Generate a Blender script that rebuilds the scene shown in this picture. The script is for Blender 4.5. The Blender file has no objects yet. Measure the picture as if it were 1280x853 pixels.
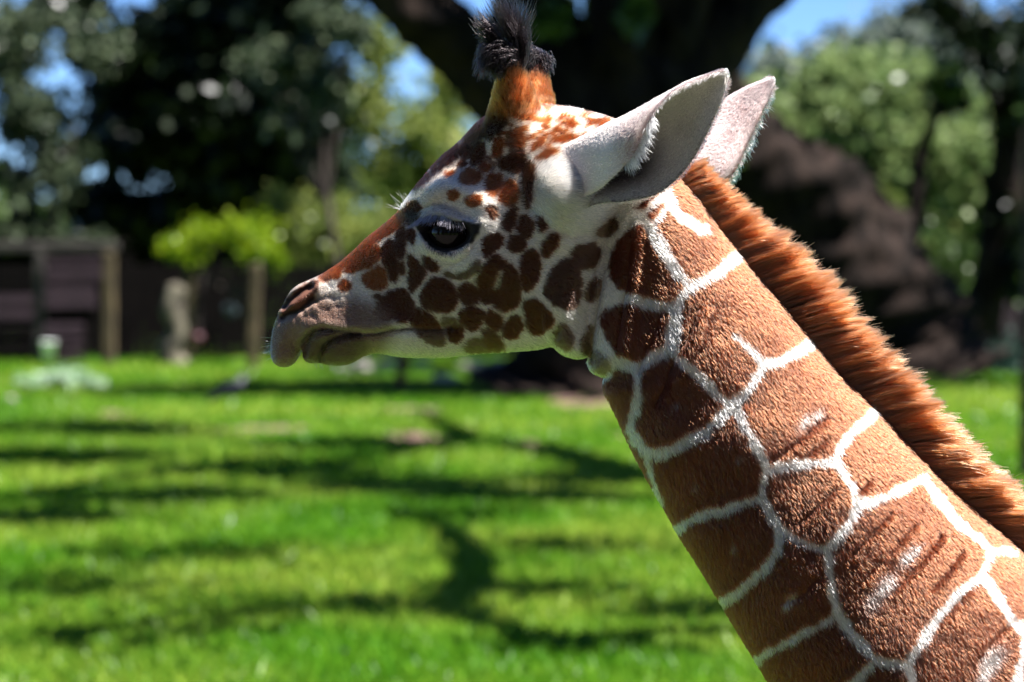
import bpy, bmesh, math, random
import numpy as np
from mathutils import Vector, Matrix

random.seed(7)
RNG = np.random.default_rng(7)
SC = bpy.context.scene
COL = SC.collection

# ------------------------------------------------------------------ camera
# the photograph is 1280 x 853; a pixel (u, v) gives a direction only
F = 1280 * 100.0 / 36.0      # focal length in photograph pixels (100 mm lens)
CU, HV = 640.0, 295.0        # optical axis column and horizon row
EYE_H = 2.0                  # camera height above the lawn
DG = 4.28                    # distance to the giraffe's mid plane
S = F / DG                   # pixels per metre at the giraffe

cam_data = bpy.data.cameras.new('camera')
cam = bpy.data.objects.new('camera', cam_data)
COL.objects.link(cam)
cam.location = (0, 0, EYE_H)
cam.rotation_euler = (math.radians(90), 0, 0)
cam_data.lens = 100.0
cam_data.sensor_width = 36.0
cam_data.shift_y = -(426.5 - HV) / 1280.0
cam_data.clip_start = 0.05
cam_data.clip_end = 2000
cam_data.dof.use_dof = True
cam_data.dof.focus_distance = DG - 0.09
cam_data.dof.aperture_fstop = 3.8
SC.camera = cam

# ------------------------------------------------------------------ sky, sun, exposure
SUN = Vector((0.44, -0.125, 0.885)).normalized()     # towards the sun
world = bpy.data.worlds.new('World')
SC.world = world
world.use_nodes = True
wn = world.node_tree
wn.nodes.clear()
sky = wn.nodes.new('ShaderNodeTexSky')
sky.sky_type = 'NISHITA'
sky.sun_disc = False
sky.sun_elevation = math.asin(SUN.z)
sky.sun_rotation = math.atan2(SUN.x, SUN.y)
sky.air_density = 0.8
sky.dust_density = 0.0
sky.ozone_density = 10.0
sky.altitude = 3800
bg = wn.nodes.new('ShaderNodeBackground')
bg.inputs['Strength'].default_value = 0.05
wo = wn.nodes.new('ShaderNodeOutputWorld')
wn.links.new(sky.outputs[0], bg.inputs[0])
wn.links.new(bg.outputs[0], wo.inputs[0])

sun_data = bpy.data.lights.new('sun', 'SUN')
sun_data.energy = 5.0
sun_data.angle = math.radians(0.53)
sun_data.color = (1.0, 0.965, 0.935)
sun = bpy.data.objects.new('sun', sun_data)
COL.objects.link(sun)
sun.location = (5, -3, 12)
sun.rotation_euler = (-SUN).to_track_quat('-Z', 'Y').to_euler()

SC.view_settings.view_transform = 'Standard'
SC.view_settings.look = 'None'
SC.view_settings.exposure = 2.15
SC.view_settings.gamma = 1.0
SC.cycles.use_denoising = True
SC.cycles.max_bounces = 8
SC.cycles.transparent_max_bounces = 8
SC.cycles.caustics_reflective = False
SC.cycles.caustics_refractive = False
SC.cycles.sample_clamp_indirect = 6.0

# ------------------------------------------------------------------ helpers
def tag(o, label=None, cat=None, group=None, kind=None):
    if label: o['label'] = label
    if cat: o['category'] = cat
    if group: o['group'] = group
    if kind: o['kind'] = kind
    return o

def empty(name, loc=(0, 0, 0)):
    o = bpy.data.objects.new(name, None)
    o.empty_display_size = 0.1
    COL.objects.link(o)
    o.location = loc
    return o

def mesh_np(name, verts, quads, mat, parent=None, smooth=False):
    """verts (n,3), quads (m,4) or (m,3) -> one mesh object"""
    verts = np.asarray(verts, np.float32); quads = np.asarray(quads, np.int32)
    k = quads.shape[1]
    me = bpy.data.meshes.new(name)
    me.vertices.add(len(verts)); me.vertices.foreach_set('co', verts.ravel())
    me.loops.add(quads.size); me.loops.foreach_set('vertex_index', quads.ravel())
    me.polygons.add(len(quads))
    me.polygons.foreach_set('loop_start', np.arange(0, quads.size, k, dtype=np.int32))
    me.polygons.foreach_set('loop_total', np.full(len(quads), k, np.int32))
    me.update(calc_edges=True)
    me.validate()
    if smooth:
        me.polygons.foreach_set('use_smooth', np.ones(len(me.polygons), bool))
    if mat: me.materials.append(mat)
    o = bpy.data.objects.new(name, me)
    COL.objects.link(o)
    if parent: o.parent = parent
    return o

def mesh_py(name, verts, faces, mat, parent=None, smooth=False, loc=None):
    me = bpy.data.meshes.new(name)
    me.from_pydata([tuple(v) for v in verts], [], faces)
    me.update()
    if smooth:
        me.polygons.foreach_set('use_smooth', np.ones(len(me.polygons), bool))
    if mat: me.materials.append(mat)
    o = bpy.data.objects.new(name, me)
    COL.objects.link(o)
    if parent: o.parent = parent
    if loc: o.location = loc
    return o

def smooth01(a, b, x):
    t = np.clip((x - a) / (b - a), 0, 1)
    return t * t * (3 - 2 * t)

_LAT = np.random.default_rng(99).random((256, 256)).astype(np.float32)
def vnoise(x, y):
    """value noise 0..1"""
    xi = np.floor(x).astype(np.int64); yi = np.floor(y).astype(np.int64)
    fx = x - xi; fy = y - yi
    fx = fx * fx * (3 - 2 * fx); fy = fy * fy * (3 - 2 * fy)
    a = _LAT[xi & 255, yi & 255]; b = _LAT[(xi + 1) & 255, yi & 255]
    c = _LAT[xi & 255, (yi + 1) & 255]; d = _LAT[(xi + 1) & 255, (yi + 1) & 255]
    return (a * (1 - fx) + b * fx) * (1 - fy) + (c * (1 - fx) + d * fx) * fy

def catmull(pts, n):
    """n points along a Catmull-Rom curve through pts (any dimension)"""
    P = np.asarray(pts, float)
    P = np.vstack([2 * P[0] - P[1], P, 2 * P[-1] - P[-2]])
    t = np.linspace(0, len(pts) - 1 - 1e-6, n)
    i = t.astype(int); f = (t - i)[:, None]
    p0, p1, p2, p3 = P[i], P[i + 1], P[i + 2], P[i + 3]
    return 0.5 * (2 * p1 + (p2 - p0) * f + (2 * p0 - 5 * p1 + 4 * p2 - p3) * f ** 2 + (3 * p1 - p0 - 3 * p2 + p3) * f ** 3)

def chaikin(poly, k=2):
    P = np.asarray(poly, float)
    for _ in range(k):
        Q = np.roll(P, -1, 0)
        P = np.stack([0.75 * P + 0.25 * Q, 0.25 * P + 0.75 * Q], 1).reshape(-1, 2)
    return P

def seg_dist(px, py, a, b):
    dx, dy = b[0] - a[0], b[1] - a[1]
    t = np.clip(((px - a[0]) * dx + (py - a[1]) * dy) / (dx * dx + dy * dy + 1e-9), 0, 1)
    return np.hypot(px - a[0] - t * dx, py - a[1] - t * dy)

def poly_sd(px, py, poly, margin=None):
    """signed distance to a closed polygon, negative inside; culled to its box + margin"""
    poly = np.asarray(poly, float)
    if margin is not None:
        m = ((px > poly[:, 0].min() - margin) & (px < poly[:, 0].max() + margin) &
             (py > poly[:, 1].min() - margin) & (py < poly[:, 1].max() + margin))
        out = np.full(px.shape, float(margin))
        if m.any():
            out[m] = np.minimum(poly_sd(px[m], py[m], poly), margin)
        return out
    d = np.full(px.shape, 1e9); ins = np.zeros(px.shape, bool)
    for i in range(len(poly)):
        a, b = poly[i], poly[(i + 1) % len(poly)]
        d = np.minimum(d, seg_dist(px, py, a, b))
        if a[1] != b[1]:
            c = (a[1] > py) != (b[1] > py)
            ins ^= c & (px < (b[0] - a[0]) * (py - a[1]) / (b[1] - a[1]) + a[0])
    return np.where(ins, -d, d)

def line_dist(px, py, pts, margin):
    pts = np.asarray(pts, float)
    m = ((px > pts[:, 0].min() - margin) & (px < pts[:, 0].max() + margin) &
         (py > pts[:, 1].min() - margin) & (py < pts[:, 1].max() + margin))
    out = np.full(px.shape, float(margin))
    if m.any():
        d = np.full(m.sum(), float(margin))
        x, y = px[m], py[m]
        for a, b in zip(pts[:-1], pts[1:]):
            d = np.minimum(d, seg_dist(x, y, a, b))
        out[m] = d
    return out

# ------------------------------------------------------------------ materials
def new_mat(name):
    m = bpy.data.materials.new(name)
    m.use_nodes = True
    return m, m.node_tree, m.node_tree.nodes['Principled BSDF']

def noise_mat(name, c1, c2, scale=5.0, rough=0.85, bump=0.0, bump_scale=None, detail=6.0, stretch=(1, 1, 1), spec=0.3, c3=None, dist=0.02):
    m, nt, p = new_mat(name)
    tc = nt.nodes.new('ShaderNodeTexCoord')
    mp = nt.nodes.new('ShaderNodeMapping'); mp.inputs['Scale'].default_value = stretch
    nt.links.new(tc.outputs['Object'], mp.inputs[0])
    n = nt.nodes.new('ShaderNodeTexNoise'); n.inputs['Scale'].default_value = scale; n.inputs['Detail'].default_value = detail
    nt.links.new(mp.outputs[0], n.inputs['Vector'])
    r = nt.nodes.new('ShaderNodeValToRGB')
    r.color_ramp.elements[0].position = 0.35; r.color_ramp.elements[0].color = (*c1, 1)
    r.color_ramp.elements[1].position = 0.65; r.color_ramp.elements[1].color = (*c2, 1)
    if c3:
        e = r.color_ramp.elements.new(0.5); e.color = (*c3, 1)
    nt.links.new(n.outputs['Fac'], r.inputs[0])
    nt.links.new(r.outputs[0], p.inputs['Base Color'])
    p.inputs['Roughness'].default_value = rough
    p.inputs['Specular IOR Level'].default_value = spec
    if bump:
        n2 = nt.nodes.new('ShaderNodeTexNoise'); n2.inputs['Scale'].default_value = bump_scale or scale * 4; n2.inputs['Detail'].default_value = 8
        nt.links.new(mp.outputs[0], n2.inputs['Vector'])
        b = nt.nodes.new('ShaderNodeBump'); b.inputs['Strength'].default_value = bump; b.inputs['Distance'].default_value = dist
        nt.links.new(n2.outputs['Fac'], b.inputs['Height'])
        nt.links.new(b.outputs[0], p.inputs['Normal'])
    return m

def leaf_mat(name, ca, cb, trans=0.35, skew=0.3, gloss=0.2):
    """leaf: each leaf its own tone between two greens, part of the light passes through"""
    m, nt, p = new_mat(name)
    g = nt.nodes.new('ShaderNodeNewGeometry')
    r = nt.nodes.new('ShaderNodeValToRGB')
    r.color_ramp.elements[0].color = (*ca, 1); r.color_ramp.elements[1].color = (*cb, 1)
    r.color_ramp.elements[0].position = skew
    nt.links.new(g.outputs['Random Per Island'], r.inputs[0])
    nt.links.new(r.outputs[0], p.inputs['Base Color'])
    p.inputs['Roughness'].default_value = 0.34
    p.inputs['Specular IOR Level'].default_value = gloss
    t = nt.nodes.new('ShaderNodeBsdfTranslucent')
    nt.links.new(r.outputs[0], t.inputs['Color'])
    mx = nt.nodes.new('ShaderNodeMixShader'); mx.inputs[0].default_value = trans
    nt.links.new(p.outputs[0], mx.inputs[1]); nt.links.new(t.outputs[0], mx.inputs[2])
    out = nt.nodes['Material Output']
    nt.links.new(mx.outputs[0], out.inputs['Surface'])
    return m

def at(u, v, d):
    """point seen at photograph pixel (u, v) standing d metres away"""
    return Vector(((u - CU) / F * d, d, EYE_H - (v - HV) / F * d))

def ground_d(v):
    """distance of the lawn point in photograph row v"""
    return F * EYE_H / (v - HV)
# ================================================================== the setting
M_LAWN, nt, p = new_mat('lawn_soil_and_grass')
tc = nt.nodes.new('ShaderNodeTexCoord')
n1 = nt.nodes.new('ShaderNodeTexNoise'); n1.inputs['Scale'].default_value = 0.55; n1.inputs['Detail'].default_value = 8; n1.inputs['Roughness'].default_value = .65
n2 = nt.nodes.new('ShaderNodeTexNoise'); n2.inputs['Scale'].default_value = 5.0; n2.inputs['Detail'].default_value = 6
for n in (n1, n2): nt.links.new(tc.outputs['Object'], n.inputs['Vector'])
r1 = nt.nodes.new('ShaderNodeValToRGB')
r1.color_ramp.elements[0].position = .3; r1.color_ramp.elements[0].color = (0.030, 0.072, 0.006, 1)
r1.color_ramp.elements[1].position = .7; r1.color_ramp.elements[1].color = (0.070, 0.130, 0.014, 1)
nt.links.new(n1.outputs['Fac'], r1.inputs[0])
r2 = nt.nodes.new('ShaderNodeValToRGB')
r2.color_ramp.elements[0].position = .60; r2.color_ramp.elements[0].color = (0, 0, 0, 1)
r2.color_ramp.elements[1].position = .74; r2.color_ramp.elements[1].color = (.6, .6, .6, 1)
nt.links.new(n2.outputs['Fac'], r2.inputs[0])
mx = nt.nodes.new('ShaderNodeMixRGB'); mx.inputs[2].default_value = (0.17, 0.13, 0.075, 1)
nt.links.new(r2.outputs[0], mx.inputs[0]); nt.links.new(r1.outputs[0], mx.inputs[1])
nt.links.new(mx.outputs[0], p.inputs['Base Color']); p.inputs['Roughness'].default_value = .95; p.inputs['Specular IOR Level'].default_value = .1
nb = nt.nodes.new('ShaderNodeBump'); nb.inputs['Strength'].default_value = .6; nb.inputs['Distance'].default_value = .05
nt.links.new(n2.outputs['Fac'], nb.inputs['Height']); nt.links.new(nb.outputs[0], p.inputs['Normal'])
lawn = mesh_py('lawn', [(-600, -60, 0), (600, -60, 0), (600, 1200, 0), (-600, 1200, 0)], [(0, 1, 2, 3)], M_LAWN)
tag(lawn, 'green lawn in dappled tree shade', 'lawn', kind='structure')

M_BOUNCE_CUT = noise_mat('bounce_cut_gravel', (0.035, 0.030, 0.027), (0.075, 0.064, 0.056), scale=30, rough=.95, bump=.4)  # unseen path, added so less green light bounces onto the giraffe
path = mesh_py('path', [(-60, -7.5, .004), (60, -7.5, .004), (60, 3.3, .004), (-60, 3.3, .004)], [(0, 1, 2, 3)], M_BOUNCE_CUT)
tag(path, 'unseen dark gravel path added on the near side to cut lawn bounce', 'path', kind='structure')
M_EARTH = noise_mat('bare_earth', (0.075, 0.042, 0.032), (0.17, 0.10, 0.08), scale=6, rough=.95, bump=.6)
def blob_sheet(name, u, v, ru, rv, seed, mat, label, z=0.004):
    rs = np.random.default_rng(seed)
    d = ground_d(v); c = at(u, v, d)
    rx = ru * d / F; ry = abs(ground_d(v - rv) - ground_d(v + rv)) * .5
    n = 40; ph = rs.uniform(0, 6.28, 4)
    vs = [(0, 0, .012)]
    for i in range(n):
        a = 2 * math.pi * i / n
        k = 1 + .22 * math.sin(2 * a + ph[0]) + .16 * math.sin(3 * a + ph[1]) + .1 * math.sin(7 * a + ph[2])
        vs.append((rx * k * math.cos(a), ry * k * math.sin(a), 0))
    o = mesh_py(name, vs, [(0, 1 + i, 1 + (i + 1) % n) for i in range(n)], mat, loc=(c.x, d, z))
    return tag(o, label, 'bare earth', kind='structure')
EARTH = [(520, 549, 46, 7), (515, 513, 52, 4.5), (632, 494, 40, 4), (740, 502, 60, 10), (330, 537, 70, 4), (655, 556, 30, 4), (140, 518, 30, 3), (1265, 612, 30, 8), (790, 545, 40, 4), (1150, 500, 30, 4)]
for i, (u, v, ru, rv) in enumerate(EARTH):
    blob_sheet('bare_earth', u, v, ru, rv, i, M_EARTH, 'patch of bare brown earth worn into the lawn')

# grass: too many blades to count
def grass_field(n, dmin, dmax, seed, h0, w0, wide=(.19, .8)):
    rs = np.random.default_rng(seed)
    k = rs.random(n)
    d = 1.0 / (1 / dmin + (1 / dmax - 1 / dmin) * k ** .82)
    half = wide[0] * d + wide[1]
    x = rs.uniform(-1, 1, n) * half
    ok = ~(in_patch(x, d) & (rs.random(n) < .88)); x, d = x[ok], d[ok]; n = len(x)
    h = h0 * rs.uniform(.5, 1.3, n) * (.7 + .6 * vnoise(x * .8, d * .5)); w = w0 * rs.uniform(.6, 1.4, n) * (d / 18) ** .6
    a = rs.uniform(0, 2 * math.pi, n); lean = rs.normal(0, .6, (n, 2)) * h[:, None]
    b = np.stack([x, d, np.full(n, -.002)], 1)
    o = np.stack([np.cos(a) * w, np.sin(a) * w, np.zeros(n)], 1)
    tip = b + np.stack([lean[:, 0], lean[:, 1], h], 1)
    V = np.stack([b - o, b + o, tip], 1).reshape(-1, 3)
    return V, np.arange(3 * n).reshape(-1, 3)
def in_patch(x, d):
    m = np.zeros(len(x), bool)
    for (u, v, ru, rv) in EARTH:
        dd = ground_d(v); rx = ru * dd / F; ry = abs(ground_d(v - rv) - ground_d(v + rv)) * .5
        m |= ((x - (u - CU) / F * dd) / rx) ** 2 + ((d - dd) / ry) ** 2 < .9 * (.5 + vnoise(x * 4, d * 3))
    return m
gv, gf = grass_field(230000, 9.5, 47.0, 11, .075, .014)
gv2, gf2 = grass_field(170000, 3.6, 47.0, 12, .085, .020, (.45, 3.0))
gf = np.vstack([gf, gf2 + len(gv)]); gv = np.vstack([gv, gv2])
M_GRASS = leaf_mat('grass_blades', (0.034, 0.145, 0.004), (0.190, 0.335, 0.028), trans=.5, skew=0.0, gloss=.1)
nt = M_GRASS.node_tree
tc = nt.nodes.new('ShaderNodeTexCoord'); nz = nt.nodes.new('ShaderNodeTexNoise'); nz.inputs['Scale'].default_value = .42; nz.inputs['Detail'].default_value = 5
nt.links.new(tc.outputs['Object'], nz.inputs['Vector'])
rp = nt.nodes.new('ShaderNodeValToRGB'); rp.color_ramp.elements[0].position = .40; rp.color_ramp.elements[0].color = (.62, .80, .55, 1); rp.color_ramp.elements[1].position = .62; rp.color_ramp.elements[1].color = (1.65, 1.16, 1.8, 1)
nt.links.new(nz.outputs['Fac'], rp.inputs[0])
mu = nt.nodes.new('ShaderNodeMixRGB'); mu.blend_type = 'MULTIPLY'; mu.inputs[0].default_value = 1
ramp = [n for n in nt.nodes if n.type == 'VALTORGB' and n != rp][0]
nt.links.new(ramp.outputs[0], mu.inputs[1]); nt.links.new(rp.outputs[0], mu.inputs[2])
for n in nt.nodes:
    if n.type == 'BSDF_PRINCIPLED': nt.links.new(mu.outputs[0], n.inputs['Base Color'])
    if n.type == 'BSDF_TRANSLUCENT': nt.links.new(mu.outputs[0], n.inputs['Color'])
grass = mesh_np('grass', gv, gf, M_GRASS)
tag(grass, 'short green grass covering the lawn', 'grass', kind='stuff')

# ------------------------------------------------------------------ trees
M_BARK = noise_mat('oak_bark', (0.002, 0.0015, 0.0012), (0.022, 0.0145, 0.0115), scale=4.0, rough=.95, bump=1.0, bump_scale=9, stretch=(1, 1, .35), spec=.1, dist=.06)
M_BARK2 = noise_mat('grey_bark', (0.025, 0.020, 0.018), (0.08, 0.062, 0.055), scale=5.0, rough=.95, bump=.8, bump_scale=14, stretch=(1, 1, .4), spec=.1, dist=.03)
LEAF = {
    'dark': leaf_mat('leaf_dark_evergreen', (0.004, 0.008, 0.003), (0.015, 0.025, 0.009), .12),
    'mid': leaf_mat('leaf_mid_green', (0.020, 0.042, 0.010), (0.070, 0.110, 0.028), .3),
    'grey': leaf_mat('leaf_grey_green', (0.014, 0.024, 0.011), (0.120, 0.150, 0.085), .2),
    'pale': leaf_mat('leaf_pale_green', (0.085, 0.135, 0.040), (0.230, 0.290, 0.110), .4),
    'lime': leaf_mat('leaf_lime', (0.110, 0.190, 0.006), (0.270, 0.350, 0.014), .4),
    'olive': leaf_mat('leaf_olive_yellow', (0.090, 0.130, 0.028), (0.240, 0.270, 0.065), .4),
    'haze': leaf_mat('leaf_soft_grey_green', (0.090, 0.115, 0.095), (0.210, 0.240, 0.200), .3),
    'blue': leaf_mat('leaf_blue_green', (0.020, 0.050, 0.036), (0.060, 0.105, 0.080), .2),
    'white': leaf_mat('leaf_variegated', (0.200, 0.330, 0.180), (0.620, 0.700, 0.560), .25),
}

def tube(path, radii, seg=10, seed=0, rough=.10):
    """uneven tapered limb along a world path"""
    rs = np.random.default_rng(seed)
    n = max(10, (5 if seg < 24 else 12) * len(path))
    C = catmull(path, n); R = np.interp(np.linspace(0, 1, n), np.linspace(0, 1, len(radii)), radii)
    Tn = np.gradient(C, axis=0); Tn /= np.linalg.norm(Tn, axis=1, keepdims=True) + 1e-9
    ref = np.array([0, 1.0, 0.13]); A = np.cross(Tn, ref); A /= np.linalg.norm(A, axis=1, keepdims=True) + 1e-9
    B = np.cross(Tn, A)
    an = np.linspace(0, 2 * math.pi, seg, endpoint=False)
    ph = rs.uniform(0, 6.28, 6)
    V = []
    ridge = rs.normal(0, 1, seg)
    for i in range(n):
        ridge = ridge * .86 + rs.normal(0, .5, seg)
        k = 1 + rough * .32 * ridge + rough * (np.sin(2 * an + ph[0] + i * .25) + .7 * np.sin(3 * an + ph[1] - i * .4) + .6 * np.sin(5 * an + ph[2] + i * .9)) + rs.normal(0, rough * .35, seg)
        V.append(C[i] + (R[i] * k)[:, None] * (np.cos(an)[:, None] * A[i] + np.sin(an)[:, None] * B[i]))
    V = np.vstack(V)
    Fq = []
    for i in range(n - 1):
        for j in range(seg):
            Fq.append((i * seg + j, i * seg + (j + 1) % seg, (i + 1) * seg + (j + 1) % seg, (i + 1) * seg + j))
    return V, np.array(Fq)

def leaves(blobs, size, seed, clump=.28, per=42, cores=True):
    """blobs: (centre xyz, radii xyz, count) -> leaf quads scattered in clumps"""
    rs = np.random.default_rng(seed)
    P_ = []
    for c, r, n in blobs:
        m = max(3, n // per)
        d = rs.normal(0, 1, (m, 3)); d /= np.linalg.norm(d, axis=1, keepdims=True)
        cc = np.array(c) + d * np.array(r) * (rs.random((m, 1)) ** .42)
        k = rs.integers(0, m, n)
        sp = min(r) * clump * rs.uniform(.6, 1.5, m)
        P_.append(cc[k] + rs.normal(0, 1, (n, 3)) * sp[k][:, None])
    core = []
    for c, r, n in blobs:
        k = n // 11
        dd = rs.normal(0, 1, (k, 3)); dd /= np.linalg.norm(dd, axis=1, keepdims=True)
        core.append(np.array(c) + dd * np.array(r) * .62 * rs.random((k, 1)) ** .5)
    nbig = sum(len(q) for q in core) if cores else 0
    P_ = np.vstack(P_ + (core if cores else [])); n = len(P_)
    a = rs.normal(0, 1, (n, 3)); a /= np.linalg.norm(a, axis=1, keepdims=True)
    b = np.cross(a, rs.normal(0, 1, (n, 3))); b /= np.linalg.norm(b, axis=1, keepdims=True)
    s = (size * rs.uniform(.55, 1.35, n))[:, None]
    if nbig: s[-nbig:] *= 2.3
    V = np.stack([P_ - a * s, P_ + b * s * .55, P_ + a * s, P_ - b * s * .55], 1).reshape(-1, 3)
    return V, np.arange(4 * n).reshape(-1, 4)

def tree(name, label, cat, base, limbs, blobs, leaf, size=.11, bark=None, group=None, seed=0, clump=.28, per=42, kind=None, cores=True):
    t = empty(name, base)
    o = np.array(base)
    VV, FF, k = [], [], 0
    for i, (path, radii) in enumerate(limbs):
        V, Q = tube([tuple(q) for q in path], radii, 10 if max(radii) < .3 else 30, seed * 31 + i)
        VV.append(V - o); FF.append(Q + k); k += len(V)
    if VV:
        mesh_np('trunk', np.vstack(VV), np.vstack(FF), bark or M_BARK2, t, smooth=True)
    if blobs:
        V, Q = leaves(blobs, size, seed + 500, clump, per, cores)
        lo = mesh_np('crown', V - o, Q, LEAF[leaf], t)
    return tag(t, label, cat, group, kind)

def pb(u, v, d, ru, rv, dep, n):
    return (tuple(at(u, v, d)), (ru * d / F, dep, rv * d / F), n)

def gp(u, d):
    return ((u - CU) / F * d, d, 0.0)

def stem_to(base, blobs, r0):
    """a trunk from the base with a limb to each blob"""
    b = Vector(base)
    zs = min(Vector(bl[0]).z for bl in blobs)
    top = Vector((sum(bl[0][0] for bl in blobs) / len(blobs), sum(bl[0][1] for bl in blobs) / len(blobs), max(zs * .8, .4)))
    top = b.lerp(top, .55) ; top.z = max(zs * .7, .35)
    L = [([b - Vector((0, 0, .1)), b.lerp(top, .5) + Vector((.05, 0, 0)), top], [r0 * 1.25, r0, r0 * .8])]
    for bl in blobs:
        c = Vector(bl[0])
        L.append(([top - Vector((0, 0, .15)), top.lerp(c, .5) + Vector((0, 0, -.12)), c], [r0 * .62, r0 * .42, r0 * .15]))
    return L

# --- the great oak: trunk foot below the giraffe's jaw, limbs forking behind its head
d = 36.0
A_ = lambda u, v, dd=0: at(u, v, d + dd)
limbs = [([A_(690, 503), A_(700, 470), A_(716, 380), A_(736, 260), A_(748, 150)], [1.05, .74, .64, .62, .62]),
         ([A_(735, 250), A_(680, 170, -.4), A_(600, 78, -.9), A_(515, 2, -1.2), A_(430, -90, -1.4), A_(330, -150, -1.6)], [.55, .50, .46, .44, .36, .24]),
         ([A_(742, 190), A_(705, 90), A_(680, 0, .5), A_(640, -110, .8)], [.46, .38, .34, .2]),
         ([A_(748, 190), A_(775, 80), A_(790, -10), A_(800, -130, .6)], [.6, .52, .46, .3]),
         ([A_(750, 200), A_(820, 120), A_(890, 50, .4), A_(960, -30, .8), A_(1040, -110, 1.2)], [.58, .5, .46, .4, .26]),
         ([A_(820, 130), A_(850, 40), A_(858, -30), A_(890, -120)], [.36, .32, .3, .2]),
         ([A_(600, 80), A_(640, -10, -1), A_(690, -120, -1.5)], [.2, .18, .1]),
         ([A_(660, 512, -.7), A_(690, 485, -.2), A_(712, 440)], [.16, .3, .3]), ([A_(775, 512, -.5), A_(748, 485), A_(722, 430)], [.16, .34, .3])]
oakb = [pb(900, -120, d, 120, 60, 2.2, 1600), pb(1020, -230, d, 190, 60, 3.0, 2600), pb(760, -260, d, 190, 70, 3.0, 2600), pb(1180, -170, d, 120, 50, 2.4, 1500),
        pb(470, -110, d, 60, 40, 1.2, 700), pb(640, -150, d, 130, 70, 2.4, 1500), pb(800, -150, d, 130, 70, 2.4, 1500), pb(980, -140, d + 1, 130, 60, 2.2, 1300),
        pb(720, 62, d + 2.2, 90, 60, .7, 900), pb(830, 90, d + 2.2, 70, 50, .7, 700), pb(690, 20, d - 1.2, 22, 22, .4, 120), pb(795, 20, d - 1.2, 22, 30, .4, 130), pb(860, 140, d + 2.4, 60, 50, .6, 500)]
tree('oak_tree', 'great dark oak forking into thick limbs behind the giraffe horns', 'tree', gp(700, d), limbs, oakb, 'mid', .13, M_BARK, seed=1)

# --- leaning oak behind the mane
d = 41.0
limbs = [([A_(1150, 480), A_(1128, 425), A_(1092, 365), A_(1030, 285), A_(950, 215), A_(870, 140), A_(790, 40, .5), A_(740, -80, 1)], [1.25, 1.02, .96, .92, .84, .74, .5, .3]),
         ([A_(1090, 370), A_(1140, 300, .6), A_(1150, 210, 1.0), A_(1175, 120, 1.4)], [.2, .14, .11, .06]),
         ([A_(870, 140), A_(960, 0, 1.5), A_(1100, -90, 1.5), A_(1330, -80, .6)], [.3, .2, .16, .08]),
         ([A_(1190, 478, -.4), A_(1160, 455), A_(1120, 400)], [.2, .42, .4])]
tree('leaning_oak', 'massive dark leaning trunk slanting up behind the mane', 'tree', gp(1140, d), limbs, [pb(760, -130, d + 1, 120, 60, 2, 1400), pb(960, -160, d + 1, 160, 60, 2.4, 2200), pb(1180, -150, d + 1, 160, 60, 2.4, 2200), pb(1360, -60, d + .5, 90, 60, 2.0, 1500), pb(1340, 120, d, 50, 80, 1.4, 900), pb(1180, 105, d + 1.4, 34, 22, .5, 160)], 'mid', .12, M_BARK, seed=2)

# --- right-hand trunk, dark against the bright trees
d = 45.0
limbs = [([A_(1208, 462), A_(1226, 400), A_(1246, 310), A_(1256, 220), A_(1272, 120), A_(1300, 0)], [.42, .33, .30, .27, .25, .2]),
         ([A_(1254, 260), A_(1225, 215), A_(1205, 185)], [.10, .07, .03]), ([A_(1262, 180), A_(1236, 110), A_(1215, 40), A_(1190, -10)], [.12, .08, .07, .05]),
         ([A_(1240, 340), A_(1275, 290), A_(1310, 240)], [.14, .12, .08])]
blobs = [pb(1235, 40, d, 60, 40, 1.2, 650), pb(1175, 5, d, 60, 24, 1.0, 380), pb(1275, 110, d, 40, 60, 1.0, 500), pb(1190, 120, d, 34, 22, .8, 120), pb(1285, 260, d, 34, 60, .8, 350), pb(1268, 350, d - .4, 22, 40, .5, 240)]
tree('crooked_tree', 'crooked dark-trunked tree rising behind the right end of the lawn', 'tree', gp(1208, d), limbs, blobs, 'dark', .09, M_BARK, seed=3)

# --- trees and bushes behind, right
def simple_tree(name, label, d, blobs, leaf, size, seed, u=None, r0=.12, cat='tree', group=None, clump=.28, per=42):
    bl = [pb(*b) for b in blobs]
    base = gp(u if u is not None else sum(b[0] for b in blobs) / len(blobs), d)
    return tree(name, label, cat, base, stem_to(base, bl, r0), bl, leaf, size, None, group, seed, clump, per)

simple_tree('pale_tree', 'broad pale green sunlit tree behind the giraffe ears', 58.0,
            [(1000, 205, 58, 90, 55, 2, 3600), (1075, 160, 58, 90, 60, 2, 3600), (1050, 110, 58.5, 70, 40, 1.5, 2200), (1010, 290, 58, 70, 50, 1.6, 1600), (960, 150, 58.5, 50, 40, 1.5, 1300)], 'pale', .13, 10, u=1045)
simple_tree('pale_tree', 'pale green tree crossed by the crooked dark trunk', 57.0,
            [(1170, 190, 57, 85, 60, 1.8, 3000), (1210, 270, 57, 70, 60, 1.5, 2200), (1130, 120, 57.5, 60, 45, 1.3, 1700), (1265, 200, 57, 50, 70, 1.3, 1500), (1130, 260, 57, 60, 60, 1.5, 1800)], 'pale', .12, 11, u=1190)
simple_tree('distant_tree', 'hazy grey-green tree far off under the open sky', 84.0, [(975, 100, 84, 55, 38, 2, 1300), (1060, 75, 84, 60, 30, 2, 1500), (1010, 130, 84, 60, 40, 2, 1100)], 'haze', .20, 12, u=1020)
simple_tree('distant_tree', 'tall grey-green tree far off above the pale trees', 82.0, [(1130, 65, 82, 60, 50, 2, 1600), (1200, 80, 82, 60, 65, 2, 1600), (1265, 90, 82, 55, 70, 2, 1300)], 'haze', .20, 13, u=1170)
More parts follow.
